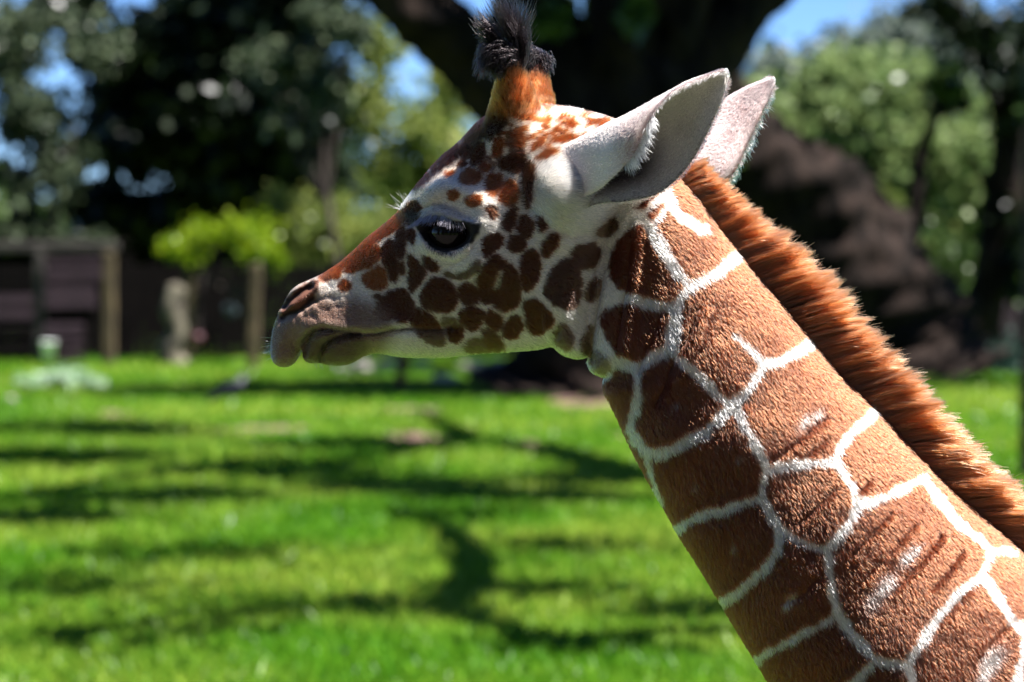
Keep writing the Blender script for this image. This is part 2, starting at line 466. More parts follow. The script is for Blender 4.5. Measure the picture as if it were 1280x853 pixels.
simple_tree('bush', 'mottled green and yellow bush at the foot of the pale trees', 50.0, [(1110, 340, 50, 55, 60, 1.2, 900), (1085, 270, 50.4, 40, 40, 1.0, 500), (1150, 400, 50, 50, 50, 1.2, 700)], 'olive', .08, 14, u=1120, r0=.06, cat='bush')
simple_tree('bush', 'leafy green bush between the leaning oak and the crooked tree', 48.5, [(1185, 345, 48.5, 36, 50, 1, 700), (1195, 405, 48.5, 36, 40, 1, 600)], 'mid', .08, 15, u=1190, r0=.05, cat='bush')
simple_tree('low_shrub', 'low dark blue-green shrub at the edge of the lawn', 41.5, [(1232, 458, 41.5, 42, 22, .6, 900), (1268, 452, 41.5, 30, 26, .6, 600), (1200, 470, 41.5, 24, 14, .5, 300)], 'blue', .06, 16, u=1240, r0=.03, cat='bush')

# --- trees behind, left
simple_tree('grey_leaf_tree', 'silvery grey-green tree rising behind the timber pen', 47.5,
            [(10, 60, 47.5, 50, 60, 1.4, 1700), (45, 145, 47.5, 60, 40, 1.2, 1500), (70, 210, 47.5, 42, 36, 1.0, 900), (10, 225, 47.5, 36, 30, 1.0, 600), (115, 55, 47.5, 46, 30, 1.0, 900), (20, 285, 47.5, 60, 24, 1.0, 700), (120, 300, 47.2, 44, 12, .5, 300)], 'grey', .085, 20, u=40)
d = 51.5
limbs = [([A_(286, 460), A_(287, 380), A_(284, 290), A_(281, 200), A_(285, 90), A_(290, -20)], [.16, .12, .11, .10, .1, .08]),
         ([A_(284, 230), A_(220, 180), A_(160, 170)], [.07, .06, .03]), ([A_(284, 180), A_(340, 130), A_(390, 110)], [.07, .06, .03]), ([A_(284, 120), A_(230, 60), A_(190, 40)], [.07, .05, .03])]
blobs = [pb(170, 165, d, 70, 48, 1.5, 2300), pb(240, 50, d, 110, 60, 1.8, 3600), pb(320, 130, d, 90, 75, 1.8, 4200), pb(190, 270, d + .8, 95, 36, 1.4, 2600), pb(330, 225, d + .6, 95, 36, 1.4, 2300),
         pb(390, 170, d, 50, 60, 1.2, 1500), pb(150, 100, d, 50, 40, 1.2, 900), pb(120, 250, d + .8, 44, 28, 1.0, 800), pb(360, 20, d, 80, 50, 1.5, 2300), pb(250, 180, d, 60, 70, 1.3, 1600), pb(90, 10, d, 60, 40, 1.3, 1000), pb(300, -60, d, 150, 50, 2, 2500)]
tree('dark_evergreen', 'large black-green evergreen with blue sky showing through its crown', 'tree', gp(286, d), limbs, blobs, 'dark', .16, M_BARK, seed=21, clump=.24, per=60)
simple_tree('bright_tree', 'glossy mid-green tree catching the sun in front of the dark evergreen', 46.8,
            [(350, 75, 46.8, 55, 26, .8, 700), (405, 105, 46.8, 34, 40, .8, 600), (440, 30, 46.8, 36, 36, .8, 600), (395, 20, 46.8, 40, 20, .8, 350), (345, 150, 46.8, 30, 18, .5, 220)], 'grey', .085, 22, u=432, r0=.07)
simple_tree('slender_tree', 'open green tree with sky gaps beside the oak limb', 60.0,
            [(450, 130, 60, 40, 60, 1.2, 975), (540, 170, 60, 55, 60, 1.4, 1200), (490, 225, 60, 60, 36, 1.3, 1350), (570, 215, 60, 40, 40, 1.2, 900), (470, 60, 60, 30, 40, 1.0, 525), (560, 110, 60, 30, 30, 1, 450)], 'olive', .11, 23, u=505)
simple_tree('slender_tree', 'deep green tree filling the gap above the giraffe muzzle', 62.0,
            [(510, 265, 62, 50, 40, 1.2, 1500), (430, 215, 62, 40, 30, 1.2, 900), (580, 265, 62, 50, 40, 1.3, 1350), (470, 300, 62, 60, 30, 1.2, 1050)], 'blue', .11, 24, u=520)
simple_tree('olive_shrub', 'soft yellow-green shrub above the dark board fence', 47.9,
            [(365, 292, 47.9, 34, 38, .9, 1000), (410, 280, 47.9, 38, 42, .9, 1200), (455, 296, 47.9, 32, 36, .9, 900), (400, 330, 47.9, 70, 22, .9, 800), (350, 255, 47.9, 24, 18, .6, 250)], 'olive', .07, 25, u=405, r0=.05, cat='bush')
simple_tree('lime_shrub', 'bright lime-green young tree behind the wooden posts', 45.3,
            [(222, 310, 45.3, 20, 14, .4, 300), (258, 292, 45.3, 22, 15, .4, 260), (322, 304, 45.3, 26, 20, .5, 520), (300, 284, 45.3, 24, 9, .4, 160), (240, 324, 45.3, 18, 7, .4, 120), (342, 318, 45.3, 14, 11, .4, 140)], 'lime', .06, 26, u=318, r0=.035, cat='bush', clump=.55, per=14)
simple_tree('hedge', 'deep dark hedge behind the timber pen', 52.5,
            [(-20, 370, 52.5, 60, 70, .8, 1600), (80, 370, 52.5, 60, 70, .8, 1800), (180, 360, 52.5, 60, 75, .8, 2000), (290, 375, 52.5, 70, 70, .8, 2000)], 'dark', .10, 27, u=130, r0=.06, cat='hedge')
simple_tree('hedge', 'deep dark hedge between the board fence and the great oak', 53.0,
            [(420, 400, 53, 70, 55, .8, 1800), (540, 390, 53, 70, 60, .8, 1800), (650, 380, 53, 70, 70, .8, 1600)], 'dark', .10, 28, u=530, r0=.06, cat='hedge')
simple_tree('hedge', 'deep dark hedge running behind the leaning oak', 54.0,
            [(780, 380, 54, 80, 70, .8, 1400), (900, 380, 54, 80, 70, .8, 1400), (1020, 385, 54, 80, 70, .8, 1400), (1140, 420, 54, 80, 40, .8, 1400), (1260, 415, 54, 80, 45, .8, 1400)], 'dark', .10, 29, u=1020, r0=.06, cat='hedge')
# the garden's edge goes on to both sides
for k, (u_, d_, leaf, hgt) in enumerate([(-150, 46, 'mid', 110), (-330, 50, 'dark', 150), (-520, 47, 'olive', 90), (-720, 51, 'mid', 150), (-950, 48, 'dark', 130), (-1200, 50, 'mid', 120),
                                         (1420, 50, 'pale', 120), (1600, 47, 'mid', 110), (1800, 52, 'dark', 150), (2020, 49, 'olive', 100), (2260, 50, 'mid', 140)]):
    simple_tree('border_tree', 'leafy tree in the border beside the lawn', d_, [(u_, 295 - hgt, d_, 95, 60, 1.6, 1900), (u_ + 50, 300 - hgt * .45, d_, 90, 55, 1.5, 1700), (u_ - 55, 300 - hgt * .4, d_, 80, 55, 1.5, 1500), (u_, 395, d_ + 1, 110, 55, 1.0, 1500)],
                leaf, .13, 130 + k, u=u_, r0=.16, group='trees along the garden border')
# far wood closing the horizon, one mass
V, Q = leaves([pb(u_, 285 - 16 * math.sin(u_ * .021) - 10 * math.sin(u_ * .053), 105 + 6 * math.sin(u_ * .017), 60, 26, 3.0, 520) for u_ in range(-700, 2000, 55)] +
              [pb(u_, 318, 104, 70, 22, 2.0, 300) for u_ in range(-700, 2000, 70)], .38, 77)
wood = mesh_np('distant_wood', V, Q, LEAF['mid'])
tag(wood, 'far wood closing the view beyond the garden', 'wood', kind='stuff')

# --- trees beside the frame whose crowns shade the lawn
def cast(u, v, h):
    """point at height h whose sun shadow falls on lawn pixel (u, v)"""
    g = at(u, v, ground_d(v)); return Vector((g.x, g.y, 0)) + SUN / SUN.z * h
def shade_blob(u, v, ru, rv, h, n):
    dd = ground_d(v)
    return (tuple(cast(u, v, h)), (ru * dd / F, abs(ground_d(v - rv) - ground_d(v + rv)) * .5, .5), n)

base = (4.22, 23.2, 0.0)
tA = Vector((4.5, 23.4, 4.6))
blA = [shade_blob(*q) for q in ((120, 540, 150, 9, 7.2, 1638), (60, 575, 110, 10, 7.0, 1638), (330, 590, 120, 8, 6.8, 1404), (180, 625, 140, 9, 6.4, 1014), (500, 610, 110, 8, 6.4, 1287),
                                (660, 625, 120, 6, 6.2, 1287), (760, 600, 90, 7, 6.2, 1014), (430, 560, 110, 7, 6.8, 1482), (1210, 480, 60, 5, 7.4, 1950), (20, 650, 80, 12, 6.2, 780))]
limbs = [([Vector(base) - Vector((0, 0, .1)), Vector((4.24, 23.2, 1.5)), Vector((4.3, 23.3, 3.2)), tA, Vector((4.7, 23.3, 6.4))], [.10, .075, .07, .07, .05])]
limbs += [([tA - Vector((0, 0, .4)), cast(900, 600, 5.6), cast(815, 606, 6.2), cast(700, 572, 6.4), cast(590, 552, 6.6), cast(480, 576, 6.8)], [.12, .26, .28, .26, .24, .10]),
          ([cast(590, 552, 6.6), cast(545, 530, 6.9), cast(520, 518, 7.2)], [.16, .12, .05]), ([cast(480, 576, 6.8), cast(300, 580, 7.0), cast(90, 612, 7.0), cast(-40, 640, 7)], [.16, .14, .10, .05])]
for bl in blA:
    limbs.append(([cast(480, 576, 6.8) if bl[0][0] < 2 else tA, (cast(480, 576, 6.8) if bl[0][0] < 2 else tA).lerp(Vector(bl[0]), .5) + Vector((0, 0, .3)), Vector(bl[0])], [.05, .04, .02]))
tree('slim_tree', 'slim dark trunk at the far right end of the lawn, by the last mane hairs', 'tree', base, limbs, blA, 'mid', .11, M_BARK2, seed=40, clump=.55, per=34, cores=False)

base = (8.6, 13.0, 0.0)
tB = Vector((8.2, 13.2, 4.2))
blB = [shade_blob(*q) for q in ((250, 700, 140, 14, 5.6, 342), (80, 740, 110, 14, 5.4, 306), (700, 690, 90, 10, 5.4, 270), (400, 770, 150, 12, 5.2, 306), (640, 740, 90, 10, 5.2, 270), (180, 800, 130, 12, 5.2, 234), (860, 770, 70, 14, 5.2, 234), (560, 650, 90, 8, 5.6, 306), (700, 815, 100, 10, 5.0, 198))]
limbs = [([Vector(base) - Vector((0, 0, .1)), Vector((8.5, 13, 2)), tB, Vector((8.3, 13.4, 6.5))], [.3, .24, .22, .12]),
         ([tB - Vector((0, 0, .4)), cast(1000, 800, 4.8), cast(700, 806, 5.2), cast(556, 775, 5.4), cast(578, 742, 5.5), cast(586, 705, 5.6), cast(556, 670, 5.7), cast(480, 652, 5.8)], [.2, .14, .12, .13, .13, .12, .09, .05]),
         ([cast(586, 705, 5.6), cast(660, 716, 5.7), cast(740, 722, 5.8)], [.04, .03, .02]), ([cast(556, 775, 5.4), cast(440, 760, 5.5), cast(300, 752, 5.5), cast(140, 770, 5.5)], [.05, .045, .035, .02])]
for bl in blB:
    limbs.append(([cast(580, 742, 5.5), cast(580, 742, 5.5).lerp(Vector(bl[0]), .5) + Vector((0, 0, .25)), Vector(bl[0])], [.03, .025, .012]))
tree('shade_tree', 'spreading tree beside the lawn casting branch shadows on the grass', 'tree', base, limbs, blB, 'mid', .10, M_BARK2, seed=41, clump=.6, per=26, cores=False)

# --- unseen trees added behind the camera to cut sky fill and eye reflections
for i, (x, y, k) in enumerate(((-15, -3, 1.0), (-11, -8.5, 1.15), (-5.5, -9.5, 1.25), (0, -10, 1.3), (5.5, -9.8, 1.25), (11, -9, 1.15), (16, -6.5, 1.0))):
    bl = [((x, y, 2.0 * k), (3.2, 1.6, 1.5 * k), 1500), ((x + .6, y - .6, 5.2 * k), (3.4, 2.2, 2.2 * k), 2200), ((x - .5, y - .4, 8.6 * k), (3.0, 2.2, 2.0 * k), 1500)]
    tree('fill_block_tree', 'unseen dark tree added behind the camera to block sky fill', 'tree', (x, y, 0), stem_to((x, y, 0), bl, .2), bl, 'dark', .26, None, 'added fill-blocking trees', 80 + i)

# ------------------------------------------------------------------ timber pen, fences, posts
M_WOODD = noise_mat('dark_timber', (0.003, 0.0025, 0.0025), (0.009, 0.007, 0.007), scale=3, rough=.95, bump=.4, stretch=(1, 1, 6), spec=.05)  # near-black colour also stands in for tree shade over the fence
M_WOODP = noise_mat('weathered_plank', (0.016, 0.008, 0.012), (0.048, 0.026, 0.037), scale=3, rough=.85, bump=.5, stretch=(.6, 1, 8))
M_WOODY = noise_mat('yellow_brown_post', (0.032, 0.024, 0.013), (0.10, 0.072, 0.036), scale=5, rough=.9, bump=.5, stretch=(3, 3, .7))  # yellow-brown tone with noise grain
M_WOODG = noise_mat('grey_post', (0.020, 0.017, 0.015), (0.05, 0.042, 0.038), scale=5, rough=.9, bump=.5, stretch=(3, 3, .7))

_plank_cache = {}
def plank_mesh(dx, dy, dz, seed, mat):
    key = (round(dx, 3), round(dy, 3), round(dz, 3), seed, mat.name)
    if key in _plank_cache: return _plank_cache[key]
    bm = bmesh.new()
    bmesh.ops.create_cube(bm, size=1.0)
    rs = random.Random(seed)
    for v in bm.verts:
        v.co = Vector((v.co.x * dx * rs.uniform(.985, 1.0), v.co.y * dy, v.co.z * dz * rs.uniform(.985, 1.0)))
    bmesh.ops.bevel(bm, geom=bm.edges[:], offset=min(dx, dy, dz) * .14, segments=1, affect='EDGES')
    me = bpy.data.meshes.new('plank'); bm.to_mesh(me); bm.free()
    me.materials.append(mat)
    _plank_cache[key] = me
    return me

def piece(name, parent, x0, x1, y, dy, z0, z1, mat, seed=0, tilt=0.0):
    me = plank_mesh(x1 - x0, dy, z1 - z0, seed, mat)
    o = bpy.data.objects.new(name, me); COL.objects.link(o)
    o.parent = parent
    o.location = Vector(((x0 + x1) / 2, y, (z0 + z1) / 2)) - parent.location
    o.rotation_euler = (0, tilt, 0)
    return o

def px_x(u, d): return (u - CU) / F * d
def px_z(v, d): return EYE_H - (v - HV) / F * d

d = 44.4
pen = empty('timber_pen', (px_x(60, d), d, 0))
for u0, u1, mt in ((43, 56, M_WOODG), (129, 144, M_WOODY), (-62, -48, M_WOODG)):
    piece('post', pen, px_x(u0, d), px_x(u1, d), d, .16, -.05, px_z(314, d), mt, u0)
piece('beam', pen, px_x(-70, d), px_x(148, d), d + .04, .2, px_z(314, d) - .004, px_z(303, d), M_WOODG, 5)
for i, (v0, v1, u0, u1) in enumerate([(324, 332, 57, 129), (338, 350, 57, 129), (358, 370, 57, 122), (373, 385, 57, 122), (404, 413, 57, 106), (417, 422, 57, 105), (427, 432, 57, 106), (437, 442, 57, 104), (446, 452, 57, 105)]):
    piece('plank', pen, px_x(u0, d), px_x(u1, d), d - .105, .04, px_z(v1, d), px_z(v0, d), M_WOODP, i % 4, random.uniform(-.012, .012))
for i, (v0, v1) in enumerate([(335, 346), (352, 362), (369, 381), (387, 399), (408, 420), (430, 442)]):
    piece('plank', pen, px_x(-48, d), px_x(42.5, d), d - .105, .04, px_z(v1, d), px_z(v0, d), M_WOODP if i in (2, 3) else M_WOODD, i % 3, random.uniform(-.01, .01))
for i in range(17):
    u0 = -62 + i * 12.4
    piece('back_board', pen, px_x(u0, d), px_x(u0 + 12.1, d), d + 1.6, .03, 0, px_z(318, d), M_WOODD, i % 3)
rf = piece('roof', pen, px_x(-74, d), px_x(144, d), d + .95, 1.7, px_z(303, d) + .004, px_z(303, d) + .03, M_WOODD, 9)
tag(pen, 'low timber pen with plank gate and roof beam beyond the lawn', 'pen')

d = 46.2
fence = empty('board_fence', (px_x(380, d), d, 0))
fx0, fx1 = px_x(150, d), px_x(650, d)
nb_ = 46
for i in range(nb_):
    w = (fx1 - fx0) / nb_
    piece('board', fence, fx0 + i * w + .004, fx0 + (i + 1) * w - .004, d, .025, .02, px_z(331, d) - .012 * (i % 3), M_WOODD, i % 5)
for z in (.35, 1.2):
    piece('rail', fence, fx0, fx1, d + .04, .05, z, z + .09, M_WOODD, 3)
for k in range(5):
    xx = fx0 + (fx1 - fx0) * k / 4
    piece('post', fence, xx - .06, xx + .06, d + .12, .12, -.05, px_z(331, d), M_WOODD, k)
tag(fence, 'long dark board fence with a level top behind the giraffe muzzle', 'fence')

d = 47.0
fence2 = empty('paling_fence', (px_x(1250, d), d, 0))
for i in range(13):
    u0 = 1205 + i * 12
    piece('pale', fence2, px_x(u0, d), px_x(u0 + 8.5, d), d, .025, .03, px_z(378 + (i % 2) * 3, d), M_WOODP, i % 4)
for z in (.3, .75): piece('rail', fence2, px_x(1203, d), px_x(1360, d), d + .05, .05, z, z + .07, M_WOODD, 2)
tag(fence2, 'dark paling fence in shade behind the low shrub', 'fence')

def post(u, v0, v1, wpx, mat, label, name='wooden_post'):
    """a rough square post standing on the lawn at row v1"""
    d = ground_d(v1); w = wpx * d / F; h = px_z(v0, d)
    bm = bmesh.new(); bmesh.ops.create_cube(bm, size=1.0)
    bmesh.ops.subdivide_edges(bm, edges=[e for e in bm.edges if abs(e.verts[0].co.z - e.verts[1].co.z) > .5], cuts=5)
    rs = random.Random(int(u))
    for v in bm.verts:
        k = 1 + rs.uniform(-.1, .1)
        v.co = Vector((v.co.x * w * k + .02 * math.sin(v.co.z * 5), v.co.y * w * k, (v.co.z + .5) * (h + .05) - .05))
    bmesh.ops.bevel(bm, geom=bm.edges[:], offset=w * .1, segments=1, affect='EDGES')
    me = bpy.data.meshes.new(name); bm.to_mesh(me); bm.free(); me.materials.append(mat)
    o = bpy.data.objects.new(name, me); COL.objects.link(o)
    o.location = (px_x(u, d), d, 0)
    return tag(o, label, 'post')
post(236, 318, 452, 13, M_WOODY, 'yellowish wooden post under the lime shrub, beside the stump with painted dapples')
post(318, 330, 462, 13, M_WOODY, 'tall wooden post, pink-grey above and yellow below, nearest the muzzle')
M_RUST = noise_mat('red_brown_timber', (0.07, 0.025, 0.014), (0.15, 0.06, 0.035), scale=5, rough=.9, bump=.4)
post(502, 428, 489, 14, M_RUST, 'short red-brown post on the lawn under the giraffe jaw')

# stump with canopy sun dapples put into the bark colour
d = 44.0
M_STUMP = noise_mat('painted_dapple_bark', (0.012, 0.009, 0.008), (0.13, 0.115, 0.08), scale=4.5, rough=.95, bump=.7, detail=3)
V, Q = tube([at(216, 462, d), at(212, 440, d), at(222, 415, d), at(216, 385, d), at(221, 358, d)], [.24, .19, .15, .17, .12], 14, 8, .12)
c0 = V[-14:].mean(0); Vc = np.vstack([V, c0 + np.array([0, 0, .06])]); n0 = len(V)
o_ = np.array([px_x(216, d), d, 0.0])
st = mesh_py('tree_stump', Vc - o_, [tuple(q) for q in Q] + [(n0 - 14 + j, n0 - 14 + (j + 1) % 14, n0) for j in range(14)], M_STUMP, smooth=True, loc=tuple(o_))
tag(st, 'tree stump with painted sun dapples standing in front of the dark fence', 'stump')

# ------------------------------------------------------------------ small things on the lawn
def rock(name, u, v, wpx, hpx, mat, label, cat, seed, group=None):
    d = ground_d(v); w = wpx * d / F * .5; h = hpx * d / F * .5
    bm = bmesh.new(); bmesh.ops.create_icosphere(bm, subdivisions=3, radius=1)
    rs = np.random.default_rng(seed); ph = rs.uniform(0, 6.28, 9)
    for q in bm.verts:
        c = q.co; k = 1 + .12 * math.sin(3 * c.x + ph[0]) + .12 * math.sin(3.4 * c.y + ph[1]) + .1 * math.sin(4 * c.z + ph[2]) + .05 * math.sin(9 * c.x + ph[3] + 7 * c.z)
        q.co = Vector((c.x * w * k, c.y * w * .8 * k, max(c.z, -.55) * h * k + h * .5))
    me = bpy.data.meshes.new(name); bm.to_mesh(me); bm.free(); me.materials.append(mat)
    me.polygons.foreach_set('use_smooth', np.ones(len(me.polygons), bool))
    o = bpy.data.objects.new(name, me); COL.objects.link(o); o.location = (px_x(u, d), d, 0)
    return tag(o, label, cat, group)
M_ROCK = noise_mat('pale_stone', (0.16, 0.135, 0.125), (0.36, 0.31, 0.29), scale=5, rough=.9, bump=.5)
for i, (u, v, w, h) in enumerate([(455, 468, 34, 24), (487, 464, 30, 20), (528, 463, 26, 18), (556, 480, 30, 18), (590, 466, 34, 22), (622, 464, 30, 20), (428, 466, 22, 15)]):
    rock('garden_stone', u, v, w, h, M_ROCK, ['broad pale stone between the chin shadow and the red-brown post', 'pale stone touching the red-brown post on its fence side', 'pale stone just past the red-brown post towards the oak',
          'flat pale stone set forward on the grass before the stone row', 'large pale stone in the row towards the oak foot', 'last pale stone of the row beside the oak foot', 'smallest pale stone at the muzzle end of the row'][i], 'stone', 60 + i, 'stones edging the lawn')
rock('field_stone', 14, 504, 16, 11, M_ROCK, 'lone pale stone on the lawn below the timber pen', 'stone', 71)
rock('white_pebble', 446, 651, 9, 6, noise_mat('white_stone', (.55, .55, .52), (.75, .75, .72), scale=8), 'tiny white pebble on the sunlit lawn between branch shadows', 'pebble', 72)
M_CLOD = noise_mat('dark_clod', (0.02, 0.017, 0.03), (0.06, 0.05, 0.08), scale=40, rough=.7, bump=.6)
rock('dark_clod', 435, 820, 18, 12, M_CLOD, 'larger of two dark purple clods on the near lawn', 'clod', 73, 'dark clods on the near lawn')
rock('dark_clod', 463, 822, 15, 11, M_CLOD, 'smaller of two dark purple clods on the near lawn', 'clod', 74, 'dark clods on the near lawn')

# variegated shrub
d = ground_d(487)
bl = [pb(45, 479, d, 24, 7, .25, 500), (tuple(at(82, 475, d)), (34 * d / F, .28, 10 * d / F), 1100), pb(114, 480, d, 18, 6, .22, 400)]
tree('variegated_shrub', 'low whitish-green variegated shrub on the lawn before the pen', 'bush', gp(78, d), stem_to(gp(78, d), bl, .015), bl, 'white', .045, None, None, 50, .35)

# pail, round plaque and small ball by the fence
def lathe(name, prof, mat, parent=None, seg=20):
    V, Fc = [], []
    for r, z in prof:
        for j in range(seg):
            a = 2 * math.pi * j / seg; V.append((r * math.cos(a), r * math.sin(a), z))
    for i in range(len(prof) - 1):
        for j in range(seg):
            Fc.append((i * seg + j, i * seg + (j + 1) % seg, (i + 1) * seg + (j + 1) % seg, (i + 1) * seg + j))
    return mesh_py(name, V, Fc, mat, parent, smooth=True)
m, nt, p = new_mat('white_enamel'); p.inputs['Base Color'].default_value = (.8, .8, .82, 1); p.inputs['Roughness'].default_value = .3
M_ENAMEL = m
d = 43.9
pail = empty('white_pail', (px_x(61, d), d, px_z(448, d)))
lathe('bucket', [(0, .0), (.085, .0), (.12, .25), (.127, .255), (.127, .265), (.115, .26), (.08, .01), (0, .01)], M_ENAMEL, pail)
hp = [(.12 * math.cos(t), 0, .25 + .14 * math.sin(t)) for t in np.linspace(0, math.pi, 9)]
V, Q = tube(hp, [.006, .006], 6, 1, .0)
mesh_np('handle', V, Q, M_WOODG, pail, smooth=True)
tag(pail, 'small white pail hanging on the plank gate', 'pail')
d = 46.1
pq = lathe('round_plaque', [(0, .012), (.10, .012), (.115, .004), (.115, -.012), (0, -.012)], noise_mat('pale_blue_paint', (.03, .045, .055), (.06, .08, .09), scale=6))
pq.rotation_euler = (math.radians(90), 0, 0); pq.location = (px_x(288, d), d - .03, px_z(388, d))
tag(pq, 'small pale round plaque on the dark board fence', 'plaque')
m, nt, p = new_mat('dull_red'); p.inputs['Base Color'].default_value = (.045, .004, .010, 1); p.inputs['Roughness'].default_value = .5
d = 45.0
bm = bmesh.new(); bmesh.ops.create_uvsphere(bm, u_segments=24, v_segments=16, radius=.10)
bmesh.ops.scale(bm, vec=(1, 1, .94), verts=bm.verts)
me = bpy.data.meshes.new('red_float'); bm.to_mesh(me); bm.free(); me.materials.append(m); me.polygons.foreach_set('use_smooth', np.ones(len(me.polygons), bool))
buoy = empty('red_ball', (px_x(247, d), d, px_z(423, d)))
ob = bpy.data.objects.new('ball', me); COL.objects.link(ob); ob.parent = buoy
V, Q = tube([(0, 0, .09), (.0, .3, .45), (0, .95, 1.0)], [.008, .008], 6, 1, 0)
mesh_np('rope', V, Q, M_WOODG, buoy)
tag(buoy, 'small dull red ball hung by the stump with painted dapples', 'ball')

# bird walking on the lawn
M_BIRD = noise_mat('dark_plumage', (0.006, 0.007, 0.011), (0.022, 0.023, 0.034), scale=30, rough=.9, spec=.05, bump=.3)
M_BNECK = noise_mat('grey_plumage', (0.10, 0.10, 0.115), (0.26, 0.25, 0.27), scale=40, rough=.6)
d = ground_d(505)
bird = empty('bird', (px_x(290, d), d, 0))
def loft(name, pts, radii, mat, parent, flat=1.0, seg=14):
    n = 26
    C = catmull(pts, n); R = np.interp(np.linspace(0, 1, n), np.linspace(0, 1, len(radii)), radii)
    Tn = np.gradient(C, axis=0); Tn /= np.linalg.norm(Tn, axis=1, keepdims=True)
    A = np.cross(Tn, [0, 1, 0]); A /= np.linalg.norm(A, axis=1, keepdims=True)
    V = []
    for i in range(n):
        for j in range(seg):
            a = 2 * math.pi * j / seg
            V.append(C[i] + R[i] * (math.cos(a) * A[i] + math.sin(a) * flat * np.array([0, 1, 0])))
    Fc = [(i * seg + j, i * seg + (j + 1) % seg, (i + 1) * seg + (j + 1) % seg, (i + 1) * seg + j) for i in range(n - 1) for j in range(seg)]
    Fc += [tuple(range(seg))[::-1], tuple(range((n - 1) * seg, n * seg))]
    return mesh_py(name, V, Fc, mat, parent, smooth=True)
bd = loft('body', [(-.26, 0, .055), (-.18, 0, .095), (-.09, 0, .145), (.0, 0, .18), (.07, 0, .215), (.105, 0, .27), (.118, 0, .33), (.13, 0, .372), (.145, 0, .39)],
          [.012, .035, .070, .085, .070, .042, .030, .032, .016], M_BIRD, bird, .85)
loft('neck_feathers', [(.085, 0, .235), (.112, 0, .285), (.120, 0, .335)], [.052, .041, .034], M_BNECK, bird, .9)
loft('beak', [(.145, 0, .388), (.165, 0, .382), (.182, 0, .372)], [.013, .009, .002], M_WOODG, bird)
loft('tail', [(-.12, 0, .13), (-.24, 0, .065), (-.33, 0, .03)], [.04, .034, .012], M_BIRD, bird, 1.3)
for sx in (-1, 1):
    loft('leg', [(.01, .03 * sx, .13), (.0, .03 * sx, .07), (.012, .03 * sx, .012), (.05, .03 * sx, .004)], [.012, .007, .006, .004], M_WOODG, bird)
tag(bird, 'dark long-tailed bird with a grey neck walking on the lawn', 'bird')
# ================================================================== the giraffe
# modelled on its mid plane in photograph pixels (1 px = 1/S m), then the head is turned
# away from the camera about a vertical axis at the nape
YAW = math.radians(14.0)
PIV = (800 - CU) / S

def bend_weight(a, b):
    q = (a - 797) * 0.92 + (b - 337) * 0.39
    return np.maximum(1 - smooth01(-50, 70, q), 1 - smooth01(190, 232, b))

def bend(a, b, yl):
    """mid-plane pixel (a, b) and lateral offset yl (px, minus = near side) -> world x, y, z"""
    x = (a - CU) / S; y = yl / S; z = EYE_H - (b - HV) / S
    w = bend_weight(a, b) * YAW
    c, s = np.cos(w), np.sin(w)
    dx = x - PIV
    return PIV + dx * c + y * s, DG + y * c - dx * s, z

def photo(x, y, z):
    return CU + F * x / y, HV + F * (EYE_H - z) / y

def unbend(u, v, yl):
    u = np.asarray(u, float); v = np.asarray(v, float)
    a, b = u.copy(), v.copy()
    for _ in range(14):
        pu, pv = photo(*bend(a, b, yl))
        a = a + (u - pu); b = b + (v - pv)
    return a, b

HEAD_OUT = [(340,436),(340.5,447),(345,456),(355,459.5),(365,456.5),(373,446),(376,434),(379,437),(380,444),(382,451),(390,454.5),(398,452.5),
    (405,455.5),(425,456.5),(437.5,454),(452,445),(467,439.5),(480,440.5),(495,444),(520,445.5),(550,445.5),(570,444),(595,440.5),(630,439),
    (650,437.5),(675,435),(690,431),(697,436),(708,444),(722,447.5),(734,445),(738,430),(742,400),(750,350),(764,305),(786,268),(812,250),
    (838,236),(846,222),(830,196),(800,168),(765,150),(740,143),(710,138),(670,134),(630,138),(600,153),(590,165),(575,181),(553,198),(535,220),
    (518,242),(507,256),(501,265.5),(494,272),(480,284),(460,299),(443,315),(425,330),(408,341),(398,346),(387,350.5),(372,357),(362,367),(354.5,379.5),(349,392.5),(344.5,405),(341.5,420)]
NECK_OUT = [(735,440),(736,453),(740,463),(750,468),(758,469.5),(756,476),(757,488),(765,503),(775,523),(783,541),(795,566),(808,591),
    (818,608),(838,643),(851,668),(871,698),(891,731),(921,782),(951,831),(966,856),(1000,910),(1038,975),(1052,1040),(1075,1110),(1130,1165),
    (1250,1200),(1450,1215),(1650,1190),(1800,1160),(1880,1080),(1895,980),(1860,905),(1780,862),(1650,835),(1500,805),(1420,790),(1370,775),(1325,742),
    (1290,704),(1268,681),(1243,660),(1218,637),(1188,612),(1156,580),(1128,550),(1093,510),(1055,475),(1018,432),(993,400),(953,352),(923,317),(895,282),(872,250),
    (852,226),(838,208),(815,196),(790,215),(755,270),(738,330),(728,390)]

def loc_poly(pts):
    p = np.array(pts, float)
    a, b = unbend(p[:, 0], p[:, 1], 0.0)
    return chaikin(np.stack([a, b], 1), 2)
HEAD_L = loc_poly(HEAD_OUT)
NECK_L = loc_poly(NECK_OUT)

